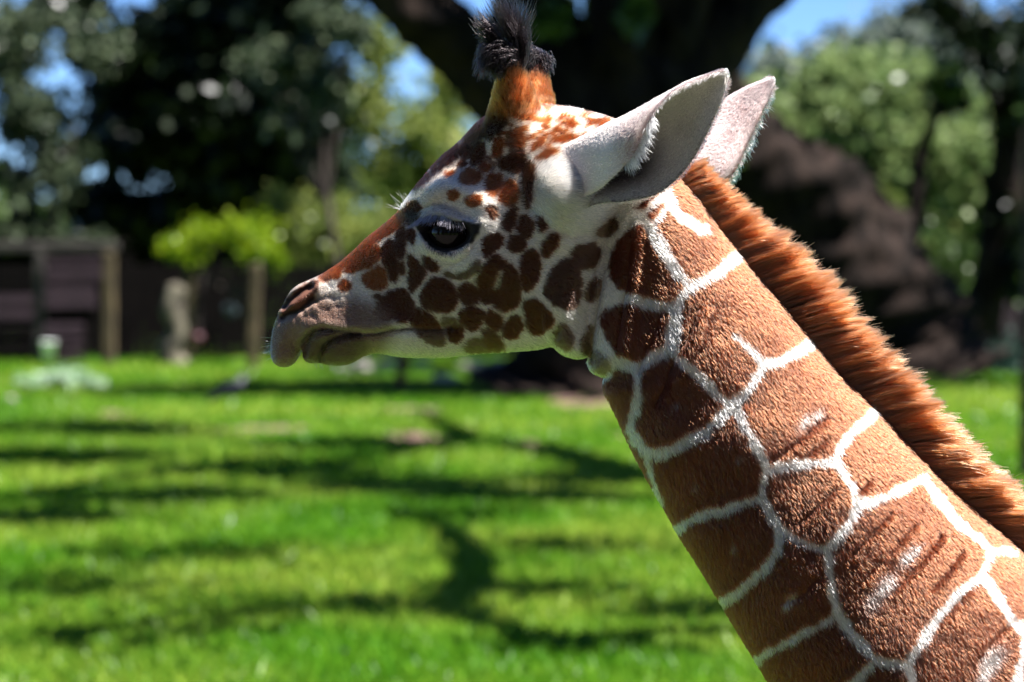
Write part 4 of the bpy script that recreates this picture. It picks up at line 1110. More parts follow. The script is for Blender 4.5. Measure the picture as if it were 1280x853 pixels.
def coat(u, v, jit=0.0, rng=None):
    """hide colour at photograph point (u, v) of the near side"""
    n = len(u)
    w1 = (vnoise(u / 5.0, v / 5.0) - .5) * 3.2 + (vnoise(u / 2.2 + 9, v / 2.2) - .5) * 2.0
    w2 = (vnoise(u / 5.0 + 70, v / 5.0 + 30) - .5) * 3.2
    if jit and rng is not None:
        w1 = w1 + rng.normal(0, jit, n); w2 = w2 + rng.normal(0, jit, n)
    x, y = u + w1, v + w2
    jaw = [(735,480),(738,446),(742,400),(750,350),(764,305),(780,272),(800,252),(812,240),(812,-60),(0,-60),(0,480)]
    hd = poly_sd(x, y, jaw)
    head = smooth01(2.0, -2.0, hd)
    # ---- neck
    big = vnoise(u / 60.0 + 5, v / 60.0)
    col = np.tile(C_NECKB, (n, 1)) * (0.82 + 0.36 * big)[:, None]
    ed = np.full(n, 40.0)
    lw = 0.55 + 0.80 * vnoise(u / 17.0 + 3, v / 17.0 + 8)
    for pts, wd in NECK_LINES:
        d = line_dist(x, y, pts, 40) - (wd * 0.5 + 0.4) * lw
        ed = np.minimum(ed, d)
    ed = np.minimum(ed, poly_sd(x, y, chaikin(THROAT_WHITE, 2), 40))
    col *= (0.92 + 0.12 * smooth01(2, 24, ed))[:, None]
    for su, sv, r, a in PALE_SPOTS:
        g = a * np.exp(-(((x - su) * .8 + (y - sv) * .6) ** 2 / (r * r * .35) + ((x - su) * .6 - (y - sv) * .8) ** 2 / (r * r * 1.3)))
        col = mixc(col, C_WHITE, np.clip(g * (0.6 + 0.9 * vnoise(u / 3.0, v / 3.0)), 0, .8))
    col = mixc(col, C_WHITE * (0.86 + .2 * vnoise(u / 9.0, v / 9.0 + 77))[:, None], smooth01(2.0, -1.8, ed + 1.4 * (vnoise(u / 1.6, v / 3.4 + 5) - .5)))
    col = mixc(col, C_MUTE, 0.85 * smooth01(1.5, -2, poly_sd(x, y, THROAT_PATCH, 20)))
    # ---- head
    hc = np.tile(C_WHITE, (n, 1)) * (0.9 + 0.14 * vnoise(u / 30.0, v / 30.0))[:, None]
    # freckled crown
    crown = smooth01(4, -8, poly_sd(x, y, [(655,128),(700,132),(735,138),(790,152),(765,172),(720,186),(690,200),(660,180),(610,190),(612,150)], 30))
    cell = vnoise(u / 6.5 + .3 * w1, v / 4.6 + 50)
    hc = mixc(hc, C_WARM, crown * smooth01(.46, .58, cell))
    fore = smooth01(4, -8, poly_sd(x, y, [(598,152),(640,150),(660,190),(650,225),(590,215),(560,215),(575,188)], 30))
    cell2 = vnoise(u / 4.0 + 11, v / 9.0 + 3)
    hc = mixc(hc, C_BROWN * 1.3, fore * smooth01(.48, .6, cell2) * .85)
    for kind, poly in HEAD_PATCH_S:
        m = smooth01(1.6, -1.6, poly_sd(x, y, poly, 12) - (2.5 if kind == WARM else 2.3))
        if m.any():
            hc = mixc(hc, PCOL[kind], m * (0.93 if kind == MUTE else 1.0))
    hc = mixc(hc, C_WHITE * .9, .7 * smooth01(2.5, -1.5, line_dist(x, y, [(624,340),(620,352),(618,358)], 20) - 2))
    hc = mixc(hc, C_MUZ, .92 * smooth01(16, -14, poly_sd(x, y, MUZZLE, 30)))
    hc = mixc(hc, (0.085, 0.055, 0.034), .8 * smooth01(5, -6, poly_sd(x, y, [(378,440),(384,420),(396,412),(420,416),(450,420),(462,432),(440,462),(378,462)], 20)))
    hc = mixc(hc, (0.10, 0.036, 0.02), .9 * smooth01(2, -2, poly_sd(x, y, chaikin(NOSTRIL_BROWN, 2), 12)))
    for k_ in (5, 7):
        hc = mixc(hc, (0.018, 0.010, 0.010), .92 * smooth01(1.8, -1.2, line_dist(x, y, STROKES[k_][0], 12) - 2.4))
    hc = mixc(hc, (0.035, 0.013, 0.010), smooth01(5, -4, poly_sd(x, y, chaikin(DARK_BAND, 1), 20)) * (.9 + .3 * vnoise(u / 3.0, v / 7.0)).clip(0, 1))
    # warm brown edge of the profile from brow to nose
    hc = mixc(hc, (0.04, 0.03, 0.03), .9 * smooth01(4, -3, poly_sd(x, y, TEAR, 15)))
    # grey lids
    lid = smooth01(5, -4, poly_sd(x, y, chaikin([(522,280),(528,264),(545,255),(562,258),(580,268),(600,276),(600,284),(560,278),(535,276)], 2), 15))
    hc = mixc(hc, (0.36, 0.34, 0.36), .75 * lid)
    hc = mixc(hc, (0.012, 0.010, 0.010), smooth01(2.0, -1.5, poly_sd(x, y, chaikin(EYE_BLACK, 2), 12)))
    hc = mixc(hc, (0.05, .04, .035), .85 * smooth01(2, -1, line_dist(x, y, STROKES[0][0], 10) - 1.5))
    hc = mixc(hc, (0.04, .035, .03), .8 * smooth01(2, -1, line_dist(x, y, STROKES[2][0], 10) - 1.3))
    # horns: orange brown, black at the top
    horn = smooth01(160, 142, v + .22 * np.abs(u - 645)) * smooth01(578, 586, u)
    hs = vnoise(u / 3.2 + 4, v / 11.0 + 2)
    hornc = np.array([0.20, 0.062, 0.016]) * (.55 + .8 * hs)[:, None]
    hornc = mixc(hornc, (.42, .22, .10), .55 * smooth01(.55, .85, vnoise(u / 4.0 + 60, v / 9.0)) * smooth01(95, 130, v))
    hornc = mixc(hornc, (.05, .016, .008), .8 * smooth01(104, 84, v))
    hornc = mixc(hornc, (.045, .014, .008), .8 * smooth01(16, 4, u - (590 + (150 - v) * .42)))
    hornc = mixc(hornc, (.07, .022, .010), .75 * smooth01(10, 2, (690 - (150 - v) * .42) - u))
    hc = hc * (1 - horn[:, None]) + hornc * horn[:, None]
    hc = mixc(hc, (0.012, 0.010, 0.014), smooth01(92, 74, v + w1 * 1.5) * smooth01(570, 575, u))
    far = np.maximum(smooth01(880, 910, v), smooth01(1310, 1340, u))
    fm = far > 0
    if fm.any():
        col[fm] = col[fm] * (1 - far[fm])[:, None] + net_coat(u[fm], v[fm]) * far[fm][:, None]
    out = hc * head[:, None] + col * (1 - head)[:, None]
    return np.clip(out, 0, 1)

def side_uv(V):
    """photograph position of the near-side twin of each mid-plane vertex (a, b, yl)"""
    return photo(*bend(V[:, 0], V[:, 1], -np.abs(V[:, 2])))

def net_coat(u, v):
    """trunk and legs beyond the frame: net of brown patches"""
    rs = np.random.default_rng(5)
    gx, gy_ = np.meshgrid(np.arange(880, 2040, 88.0), np.arange(560, 2040, 80.0))
    gx = gx + 44 * (np.arange(gx.shape[0]) % 2)[:, None]
    pts = np.stack([gx.ravel(), gy_.ravel()], 1) + rs.uniform(-26, 26, (gx.size, 2))
    d1 = np.full(len(u), 1e9); d2 = np.full(len(u), 1e9)
    for p in pts:
        d = np.hypot(u - p[0], v - p[1]); d2 = np.minimum(d2, np.maximum(d, d1)); d1 = np.minimum(d1, d)
    m = smooth01(6, 12, d2 - d1)
    c = mixc(np.tile(C_WHITE, (len(u), 1)), C_NECKB, m)
    return mixc(c, C_WHITE * .9, smooth01(1480, 1600, v))

def body_coat(V):
    return net_coat(*side_uv(V))

u1, v1 = side_uv(V1)
COL2 = body_coat(V2)
COL1 = coat(u1, v1)
W1 = np.stack(bend(V1[:, 0], V1[:, 1], V1[:, 2]), 1)
W2 = np.stack(bend(V2[:, 0], V2[:, 1], V2[:, 2]), 1)

# ---------------------------------------------------------------- ears (curled sheets with thickness, part of the body mesh)
# stations from root to tip; across each: low rim, cup, back, top of the curl, front rim: (u, v, y offset in px)
NEAR_EAR = [
    [(692,280,-22),(682,264,-14),(658,232,-4),(654,206,-2),(660,214,-10),(676,258,-20)],
    [(744,256,-74),(730,246,-56),(710,212,-40),(706,184,-40),(712,194,-60),(738,243,-84)],
    [(782,252,-92),(772,236,-72),(756,200,-54),(752,160,-74),(758,180,-110),(766,222,-120)],
    [(818,244,-100),(806,226,-78),(794,190,-62),(783,146,-92),(784,165,-132),(794,190,-138)],
    [(844,226,-106),(836,205,-84),(826,168,-74),(815,130,-106),(811,138,-136),(812,148,-142)],
    [(864,202,-110),(858,182,-94),(850,150,-88),(842,116,-112),(836,119,-134),(832,124,-140)],
    [(881,172,-116),(876,154,-106),(869,130,-102),(862,105,-118),(857,107,-131),(852,110,-136)],
    [(896,140,-121),(893,127,-116),(888,112,-114),(882,97,-122),(878,98.5,-129),(875,100,-132)],
    [(906,112,-126),(905,105,-124),(902,98,-124),(899,91,-127),(897,91.5,-129),(895,92,-131)],
    [(909.5,98,-129),(909.5,95,-128),(909,92,-128),(907.5,89,-128.5),(906.5,89,-129),(905.5,89.5,-129)]]
FAR_EAR = [
    [(780,268,50),(778,258,42),(772,236,36),(766,216,44),(772,224,54),(780,248,58)],
    [(815,262,110),(812,250,96),(806,225,86),(800,205,100),(808,214,116),(815,235,120)],
    [(848,258,126),(845,240,108),(838,205,100),(828,172,112),(830,186,132),(836,215,134)],
    [(878,248,134),(875,228,118),(868,190,112),(858,152,122),(858,164,138),(862,186,142)],
    [(903,233,138),(900,214,126),(892,175,122),(882,140,128),(880,146,140),(880,154,144)],
    [(920,212,140),(917,192,132),(910,160,130),(903,129,132),(900,133,140),(898,137,144)],
    [(934,182,141),(931,166,136),(926,142,134),(920,119,136),(918,121,140),(916,123,143)],
    [(947,153,141),(946,141,138),(942,126,137),(937,110,138),(935.5,111,140),(934,112,142)],
    [(960,124,141),(959.5,117,140),(957,110,139.5),(954,102.5,140),(953,103,141),(952,103.5,141.5)],
    [(968.5,104,141),(968.5,102,141),(968,100,141),(967,98,141),(966.5,98,141),(966,98,141)]]

def build_ear(stations, nT=64, nS=40, thick=1.9):
    G = np.array(stations, float)                       # (st, across, 3)
    rows = np.stack([catmull(G[:, j], nT) for j in range(G.shape[1])], 1)     # (nT, across, 3)
    grid = np.stack([catmull(rows[i], nS) for i in range(nT)], 0)             # (nT, nS, 3)
    y = DG + grid[..., 2] / S
    X = np.stack([(grid[..., 0] - CU) / F * y, y, EYE_H - (grid[..., 1] - HV) / F * y], -1)
    dt = np.gradient(X, axis=0); ds = np.gradient(X, axis=1)
    N = np.cross(dt, ds); N /= np.linalg.norm(N, axis=-1, keepdims=True) + 1e-9
    edge = np.ones((nT, nS))
    js = np.linspace(0, 1, nS)
    edge *= np.clip(np.minimum(js, 1 - js) * 9, 0.25, 1)[None, :]
    edge *= np.clip((1 - np.linspace(0, 1, nT)) * 10, 0.25, 1)[:, None]
    off = (thick / S) * edge[..., None]
    return X, N, X + N * off, X - N * off, grid

def ear_mesh(stations, sign):
    X, N, A, B, grid = build_ear(stations)
    nT, nS = X.shape[:2]
    V = np.vstack([A.reshape(-1, 3), B.reshape(-1, 3)])
    id0 = np.arange(nT * nS).reshape(nT, nS); id1 = id0 + nT * nS
    q = [np.stack([id0[:-1, :-1], id0[1:, :-1], id0[1:, 1:], id0[:-1, 1:]], -1).reshape(-1, 4),
         np.stack([id1[:-1, :-1], id1[:-1, 1:], id1[1:, 1:], id1[1:, :-1]], -1).reshape(-1, 4)]
    for e0, e1 in ((id0[:, 0], id1[:, 0]), (id0[:, -1], id1[:, -1]), (id0[-1], id1[-1]), (id0[0], id1[0])):
        q.append(np.stack([e0[:-1], e0[1:], e1[1:], e1[:-1]], -1))
    t = np.linspace(0, 1, nT)[:, None] * np.ones((1, nS)); s = np.ones((nT, 1)) * np.linspace(0, 1, nS)[None]
    # which skin faces the cup (inside): the one whose normal points to the middle of the opening
    mid = 0.5 * (X[:, 0] + X[:, -1])
    inn = ((mid[:, None] - X) * N).sum(-1)
    inside_is_A = np.median(inn[5:40, 8:30]) > 0
    rim = np.minimum(s, 1 - s)
    rimd = smooth01(.12, .03, rim + 0 * t) * smooth01(.25, .5, t)
    outc = np.tile(np.array([.72, .65, .61]), (nT * nS, 1)) * (0.9 + .2 * vnoise(t.ravel() * 14, s.ravel() * 9))[:, None]
    outc = mixc(outc, (.17, .10, .095), (rimd * .9).ravel())
    outc = mixc(outc, (.34, .22, .20), (.3 * smooth01(.55, .8, vnoise(t * 22, s * 16)) * smooth01(.1, .5, t)).ravel())
    outc = mixc(outc, (.33, .22, .19), (.75 * smooth01(.62, .8, s) * smooth01(.2, .35, t) * smooth01(.62, .45, t)).ravel())
    inc = np.tile(np.array([.54, .50, .45]), (nT * nS, 1)) * (0.85 + .3 * vnoise(t.ravel() * 20 + 7, s.ravel() * 8))[:, None]
    inc = mixc(inc, (.20, .15, .14), (smooth01(.06, .015, rim) * .8).ravel())
    deep = smooth01(.50, .30, t) * smooth01(.08, .30, s) * smooth01(1.05, .9, s)  # dark canal skin, with the shade inside the cup put into the colour
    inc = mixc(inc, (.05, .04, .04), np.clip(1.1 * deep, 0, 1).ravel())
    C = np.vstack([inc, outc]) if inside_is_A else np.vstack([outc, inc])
    return V, np.vstack(q), C, (X, N, inside_is_A)

VE1, QE1, CE1, EAR1 = ear_mesh(NEAR_EAR, -1)
VE2, QE2, CE2, EAR2 = ear_mesh(FAR_EAR, 1)
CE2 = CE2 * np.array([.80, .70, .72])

# ---------------------------------------------------------------- body mesh
def coat_mat(name, rough=0.75, hair=False, tip=None, root=None, ior=None):
    m = bpy.data.materials.new(name); m.use_nodes = True
    nt = m.node_tree
    att = nt.nodes.new('ShaderNodeAttribute'); att.attribute_name = 'coat'
    out = nt.nodes['Material Output']; p = nt.nodes['Principled BSDF']
    colr = att.outputs['Color']
    if hair:
        nt.nodes.remove(p)
        h = nt.nodes.new('ShaderNodeBsdfHairPrincipled')
        h.model = 'CHIANG'
        h.parametrization = 'COLOR'
        h.inputs['Roughness'].default_value = rough
        h.inputs['Radial Roughness'].default_value = 0.65
        h.inputs['Coat'].default_value = 0.0
        h.inputs['Random Roughness'].default_value = 0.2
        if tip:
            hi = nt.nodes.new('ShaderNodeHairInfo')
            r = nt.nodes.new('ShaderNodeValToRGB')
            r.color_ramp.elements[0].position = 0.0; r.color_ramp.elements[0].color = (root, root, root, 1)
            r.color_ramp.elements[1].position = 0.45; r.color_ramp.elements[1].color = (1, 1, 1, 1)
            nt.links.new(hi.outputs['Intercept'], r.inputs[0])
            mu = nt.nodes.new('ShaderNodeMixRGB'); mu.blend_type = 'MULTIPLY'; mu.inputs[0].default_value = 1
            nt.links.new(colr, mu.inputs[1]); nt.links.new(r.outputs[0], mu.inputs[2])
            r2 = nt.nodes.new('ShaderNodeValToRGB')
            r2.color_ramp.elements[0].position = 0.62; r2.color_ramp.elements[0].color = (0, 0, 0, 1)
            r2.color_ramp.elements[1].position = 1.0; r2.color_ramp.elements[1].color = (.7, .7, .7, 1)
            nt.links.new(hi.outputs['Intercept'], r2.inputs[0])
            mx = nt.nodes.new('ShaderNodeMixRGB'); mx.inputs[2].default_value = (*tip, 1)
            nt.links.new(r2.outputs[0], mx.inputs[0]); nt.links.new(mu.outputs[0], mx.inputs[1])
            colr = mx.outputs[0]
        if ior: h.inputs['IOR'].default_value = ior
        nt.links.new(colr, h.inputs['Color'])
        nt.links.new(h.outputs[0], out.inputs['Surface'])
    else:
        n = nt.nodes.new('ShaderNodeTexNoise'); n.inputs['Scale'].default_value = 420; n.inputs['Detail'].default_value = 3
        tc = nt.nodes.new('ShaderNodeTexCoord'); nt.links.new(tc.outputs['Object'], n.inputs['Vector'])
        b = nt.nodes.new('ShaderNodeBump'); b.inputs['Strength'].default_value = 0.5; b.inputs['Distance'].default_value = 0.002
        nt.links.new(n.outputs['Fac'], b.inputs['Height']); nt.links.new(b.outputs[0], p.inputs['Normal'])
        nt.links.new(colr, p.inputs['Base Color'])
        p.inputs['Roughness'].default_value = rough
        p.inputs['Specular IOR Level'].default_value = 0.2
    return m

M_HIDE = coat_mat('giraffe_hide')
giraffe = empty('giraffe', (float(PIV) + 0.7, DG, 0.0))
OFF = np.array(giraffe.location)
allV = np.vstack([W1, W2, VE1, VE2]) - OFF
allQ = np.vstack([Q1, Q2 + len(W1), QE1 + len(W1) + len(W2), QE2 + len(W1) + len(W2) + len(VE1)])
allC = np.vstack([COL1, COL2, CE1, CE2])
body = mesh_np('body', allV, allQ, M_HIDE, giraffe, smooth=True)
at_ = body.data.color_attributes.new('coat', 'FLOAT_COLOR', 'POINT')
at_.data.foreach_set('color', np.hstack([allC, np.ones((len(allC), 1))]).astype(np.float32).ravel())
tag(giraffe, 'young giraffe with brown patches, white net lines and black-tufted horns, head in profile', 'giraffe')

# ---------------------------------------------------------------- hair
def hair_object(name, pts, radius, colors, mat, parent):
    """pts (n, k, 3) world; radius (k,) or (n, k); colors (n, 3)"""
    n, k = pts.shape[:2]
    c = bpy.data.hair_curves.new(name)
    c.add_curves([k] * n)
    p = (pts - OFF).astype(np.float32)
    c.attributes['position'].data.foreach_set('vector', p.ravel()) if 'position' in c.attributes else c.position_data.foreach_set('vector', p.ravel())
    r = np.broadcast_to(np.asarray(radius, np.float32), (n, k)).astype(np.float32)
    ra = c.attributes.get('radius') or c.attributes.new('radius', 'FLOAT', 'POINT')
    ra.data.foreach_set('value', np.ascontiguousarray(r).ravel())
    ca = c.attributes.new('coat', 'FLOAT_COLOR', 'CURVE')
    ca.data.foreach_set('color', np.hstack([colors, np.ones((n, 1))]).astype(np.float32).ravel())
    c.materials.append(mat)
    o = bpy.data.objects.new(name, c)
    COL.objects.link(o); o.parent = parent
    return o

def norm(v):
    return v / (np.linalg.norm(v, axis=-1, keepdims=True) + 1e-12)

M_FUR = coat_mat('giraffe_fur', rough=0.36, hair=True, ior=1.38)
M_MANE = coat_mat('mane_hair', rough=0.38, hair=True, tip=(0.29, 0.125, 0.060), root=0.12)
M_BLACKHAIR = coat_mat('black_hair', rough=0.4, hair=True, ior=1.18)

# short coat: strands on the near side and on the outline
tri = np.vstack([Q1[:, [0, 1, 2]], Q1[:, [0, 2, 3]]])
pa, pb, pc = W1[tri[:, 0]], W1[tri[:, 1]], W1[tri[:, 2]]
nrm = np.cross(pb - pa, pc - pa); area = np.linalg.norm(nrm, axis=1) * .5
nrm = norm(nrm)
cen = (pa + pb + pc) / 3
vc = norm(np.array([0, 0, EYE_H]) - cen)
facing = (nrm * vc).sum(1)
cu, cv = photo(cen[:, 0], cen[:, 1], cen[:, 2])
lu = (V1[tri[:, 0], 0] + V1[tri[:, 1], 0] + V1[tri[:, 2], 0]) / 3
infr = (cu > 320) & (cu < 1330) & (cv < 900)
wgt = area * np.where(facing > -0.12, 1.0, 0.10) * infr
N_FUR = 420000
ti = RNG.choice(len(tri), N_FUR, p=wgt / wgt.sum())
r1, r2 = RNG.random(N_FUR), RNG.random(N_FUR)
fl = r1 + r2 > 1; r1[fl] = 1 - r1[fl]; r2[fl] = 1 - r2[fl]
root = pa[ti] + (pb - pa)[ti] * r1[:, None] + (pc - pa)[ti] * r2[:, None]
lroot = V1[tri[ti, 0]] + (V1[tri[ti, 1]] - V1[tri[ti, 0]]) * r1[:, None] + (V1[tri[ti, 2]] - V1[tri[ti, 0]]) * r2[:, None]
nn = nrm[ti]
fu, fv = side_uv(lroot)
fcol = coat(fu, fv, 0.8, RNG)
q_ = (lroot[:, 0] - 797) * 0.92 + (lroot[:, 1] - 337) * 0.39
wneck = smooth01(-30, 50, q_)
flow_h = np.stack([np.ones(N_FUR), np.zeros(N_FUR), -0.25 - 0.5 * smooth01(560, 700, fu) * smooth01(300, 420, fv) + .3 * smooth01(300, 200, fv)], 1)
# below the horn the hair climbs the horn
hornw = smooth01(165, 135, fv) * (fu > 590) * (fu < 730)
flow_h = flow_h * (1 - hornw)[:, None] + np.array([0.0, 0, 1.0]) * hornw[:, None]
flow_n = np.array([0.50, 0.0, -0.86])
flow = flow_h * (1 - wneck)[:, None] + flow_n * wneck[:, None]
sw = (vnoise(fu / 22.0, fv / 22.0) - .5) * .7
flow = norm(flow)
side = np.cross(nn, flow)
flow = flow + side * (sw + RNG.normal(0, .22, N_FUR))[:, None] * .55
flow = norm(flow - nn * (flow * nn).sum(1, keepdims=True))
lift = 0.30 + RNG.normal(0, .08, N_FUR) + .2 * smooth01(300, 180, fv) * (1 - wneck)
length = (5.0 + 4.2 * wneck) * (0.7 + .6 * RNG.random(N_FUR))
length = np.where((1 - wneck) > .5, length * (0.35 + .65 * smooth01(380, 480, fu)), length)
length *= 1 + 1.7 * np.exp(-((fu - 700) ** 2 + (fv - 222) ** 2) / 3000.0)
length *= 1 + .35 * hornw
eyed = poly_sd(fu, fv, chaikin(EYE_BLACK, 2), 20)
length *= smooth01(0, 8, eyed)
nost = np.minimum(line_dist(fu, fv, STROKES[5][0], 20), line_dist(fu, fv, STROKES[7][0], 20))
length *= .3 + .7 * smooth01(3, 12, nost)
length /= S
ok = length > 0.0012
root, nn, flow, lift, length, fcol, fu, fv = [q[ok] for q in (root, nn, flow, lift, length, fcol, fu, fv)]
n_ = len(root)
d0 = norm(flow * np.cos(lift + .25)[:, None] + nn * np.sin(lift + .25)[:, None])
d1 = norm(flow * np.cos(lift - .1)[:, None] + nn * np.sin(np.maximum(lift - .1, .05))[:, None])
pts = np.stack([root - nn * 0.0006, root + d0 * (length * .5)[:, None], root + d0 * (length * .5)[:, None] + d1 * (length * .5)[:, None]], 1)
shade = np.clip(RNG.normal(1.0, .22, n_), .5, 1.7)
fcol2 = np.clip(fcol * shade[:, None], 0, .93)
hair_object('coat_fur', pts, np.array([.00044, .00038, .00012]), fcol2, M_FUR, giraffe)

# ear hair: short down on both skins plus long white fringe on the front rim
def ear_fur(EAR, name, n, fringe, tint=(1, 1, 1)):
    X, N, insA = EAR
    nT, nS = X.shape[:2]
    i = RNG.uniform(3, nT - 2, n); j = RNG.uniform(0, nS - 1.01, n)
    i0 = i.astype(int); j0 = j.astype(int); fi = (i - i0)[:, None]; fj = (j - j0)[:, None]
    p = (X[i0, j0] * (1 - fi) + X[i0 + 1, j0] * fi) * (1 - fj) + (X[i0, j0 + 1] * (1 - fi) + X[i0 + 1, j0 + 1] * fi) * fj
    nn = N[i0, j0]
    sgn = np.where(RNG.random(n) < .5, 1.0, -1.0)
    outer = (sgn > 0) != insA
    nn = nn * sgn[:, None]
    dirT = norm(X[np.minimum(i0 + 1, nT - 1), j0] - X[i0 - 1, j0])
    across = norm(X[i0, np.minimum(j0 + 1, nS - 1)] - X[i0, np.maximum(j0 - 1, 0)])
    s = j / (nS - 1); t = i / (nT - 1)
    rim = np.minimum(s, 1 - s)
    edge = smooth01(.06, 0.0, rim)
    outw = across * np.where(s < .5, -1.0, 1.0)[:, None]
    d = norm(dirT + outw * (edge * 1.3)[:, None] + nn * (.22 + RNG.normal(0, .08, n))[:, None] + RNG.normal(0, .12, (n, 3)))
    L = (2.6 + 1.8 * edge + 1.0 * outer) * (0.6 + .7 * RNG.random(n)) / S
    C = np.where(outer[:, None], np.array([.72, .65, .61]), np.array([.54, .50, .45]))
    C = np.clip(C * np.clip(RNG.normal(1, .15, n), .5, 1.4)[:, None], 0, .93)
    dk = smooth01(.13, .04, rim) * smooth01(.2, .45, t) * .85
    C = mixc(C, (.17, .10, .095), dk * outer)
    deep = smooth01(.50, .30, t) * smooth01(.08, .30, s) * smooth01(1.05, .9, s) * (~outer)  # same painted cup shade on the inner down
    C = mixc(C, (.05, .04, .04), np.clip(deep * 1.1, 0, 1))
    blotch = .3 * smooth01(.55, .8, vnoise(t * 22, s * 16)) * smooth01(.1, .5, t) * outer
    C = mixc(C, (.34, .22, .20), blotch)
    C = C * np.array(tint)
    base = p + nn * (2.0 / S)
    P3 = np.stack([base, base + d * (L * .5)[:, None], base + norm(d + dirT * .3 - nn * .15) * L[:, None]], 1)
    # fringe
    if fringe is not None:
        for (t0, t1, jj, cnt, ln) in fringe:
            ti_ = RNG.uniform(t0, t1, cnt) * (nT - 1); k0 = ti_.astype(int); f = (ti_ - k0)[:, None]
            b = X[k0, jj] * (1 - f) + X[np.minimum(k0 + 1, nT - 1), jj] * f
            o = norm(X[k0, jj] - X[k0, jj + (2 if jj == 0 else -2)])
            tt = norm(X[np.minimum(k0 + 1, nT - 1), jj] - X[np.maximum(k0 - 1, 0), jj])
            clump = (vnoise(ti_ * 1.7, np.full(cnt, 3.0)) - .5)[:, None]
            dd = norm(o + tt * (.35 + clump * .8) + RNG.normal(0, .22, (cnt, 3)))
            l = (ln * (.4 + .8 * RNG.random(cnt)) / S)[:, None]
            P3 = np.vstack([P3, np.stack([b, b + dd * l * .55, b + norm(dd + np.array([0, 0, -.25])) * l], 1)])
            C = np.vstack([C, np.tile([.5, .47, .45], (cnt, 1))])
    return hair_object(name, P3, np.array([.00038, .00032, .00010]), C, M_FUR, giraffe)

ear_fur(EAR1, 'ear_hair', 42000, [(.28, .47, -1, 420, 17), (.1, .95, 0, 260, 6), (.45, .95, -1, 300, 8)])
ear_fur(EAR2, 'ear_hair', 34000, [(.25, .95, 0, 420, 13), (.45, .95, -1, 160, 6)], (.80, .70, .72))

# mane
CREST = catmull([(846,216),(872,248),(897,281),(925,317),(955,352),(994,400),(1020,434),(1057,476),(1095,512),(1130,552),(1158,582),(1190,614),(1220,640),(1245,662),(1270,684),(1300,712),(1345,752),(1400,782)], 600)
N_M = 46000
tm = RNG.random(N_M) ** 0.97
ci = (tm * 598).astype(int)
cu_ = CREST[ci, 0] + RNG.normal(0, 1.2, N_M); cv_ = CREST[ci, 1] + RNG.normal(0, 1.2, N_M)
lat = RNG.uniform(-1, 1, N_M)
latpx = lat * (11 + 9 * smooth01(0, .25, tm))
ma, mb = unbend(cu_, cv_, 0.0)
# sink each root to the hide: the crest falls away sideways
tang = norm(np.gradient(CREST, axis=0))[ci]
inward = np.stack([-tang[:, 1], tang[:, 0]], 1)       # towards the throat
drop = 9.0 * lat ** 2 + 1.5
mr = np.stack(bend(ma + inward[:, 0] * drop, mb + inward[:, 1] * drop, latpx), 1)
theta = np.radians(30 - 20 * smooth01(0.05, .75, tm))
arc = ci * 1.3
cl1 = vnoise(arc / 9.0, lat * 2.2 + 20) - .5
cl2 = vnoise(arc / 26.0, lat * 1.0 + 50) - .5
theta = theta + np.radians(14 * cl1 + 12 * cl2) + RNG.normal(0, .05, N_M)
ml = (42 + 38 * smooth01(0.0, .30, tm)) * (0.88 + .14 * vnoise(arc / 7.0, lat * 3 + 9) + RNG.normal(0, .05, N_M)) / S
ml *= np.where(RNG.random(N_M) < .16, RNG.uniform(.4, .8, N_M), 1.0)
splay = latpx / 20.0 * .20 + (vnoise(arc / 8.0 + 60, lat * 2.5) - .5) * .3 + RNG.normal(0, .05, N_M)
md = norm(np.stack([np.cos(theta), splay, np.sin(theta)], 1))
sag = (vnoise(arc / 12.0 + 31, lat * 2 + 3) - .5)
K = 6
# strands gather into pointed locks
cid_ = (np.floor(arc / 7.0 + .6 * np.sin(lat * 5)) * 5 + np.floor((lat + 1) * 2.0)).astype(np.int64)
rsl = np.random.default_rng(17)
lock_o = rsl.normal(0, 1, (4000, 3)); lock_l = rsl.uniform(.90, 1.07, 4000); lock_d = rsl.random(4000)
cid_ = cid_ % 4000
ncl = np.bincount(cid_, minlength=4000).astype(float)
cent = np.stack([np.bincount(cid_, mr[:, q], 4000) / np.maximum(ncl, 1) for q in range(3)], 1)
cdir = norm(np.stack([np.bincount(cid_, md[:, q], 4000) / np.maximum(ncl, 1) for q in range(3)], 1) + lock_o * np.array([.03, .07, .055]))
clen = np.bincount(cid_, ml, 4000) / np.maximum(ncl, 1)
pull = np.where(RNG.random(N_M) < .22, .25, .8)
mp = []
for k in range(K):
    f = k / (K - 1)
    dd = md + np.stack([np.zeros(N_M), np.zeros(N_M), (-.10 + .22 * sag) * f], 1) + RNG.normal(0, .03, (N_M, 3)) * f
    own = mr + norm(dd) * (ml * lock_l[cid_] * f)[:, None]
    lead = cent[cid_] + norm(cdir[cid_] + np.array([0, 0, -.08]) * f) * (ml * lock_l[cid_] * f)[:, None]
    mp.append(own + (lead - own) * (pull * f ** 1.3)[:, None])
mp = np.stack(mp, 1)
mc = np.tile(np.array([.165, .042, .008]), (N_M, 1))
dk = smooth01(.55, .95, lock_d[cid_]) * .7 + smooth01(.5, .75, vnoise(arc / 11.0 + 13, lat * 2.4 + 5)) * .4 + .25 * (RNG.random(N_M) < .25)
mc = mixc(mc, (.045, .012, .004), np.clip(dk, 0, 1))
pale = smooth01(.3, .9, tm) * .5 + .2
mc = mixc(mc, (.28, .105, .040), pale * RNG.random(N_M) * .7)
hair_object('mane', mp, np.array([.00052, .00052, .00048, .00042, .00030, .00010]), mc, M_MANE, giraffe)

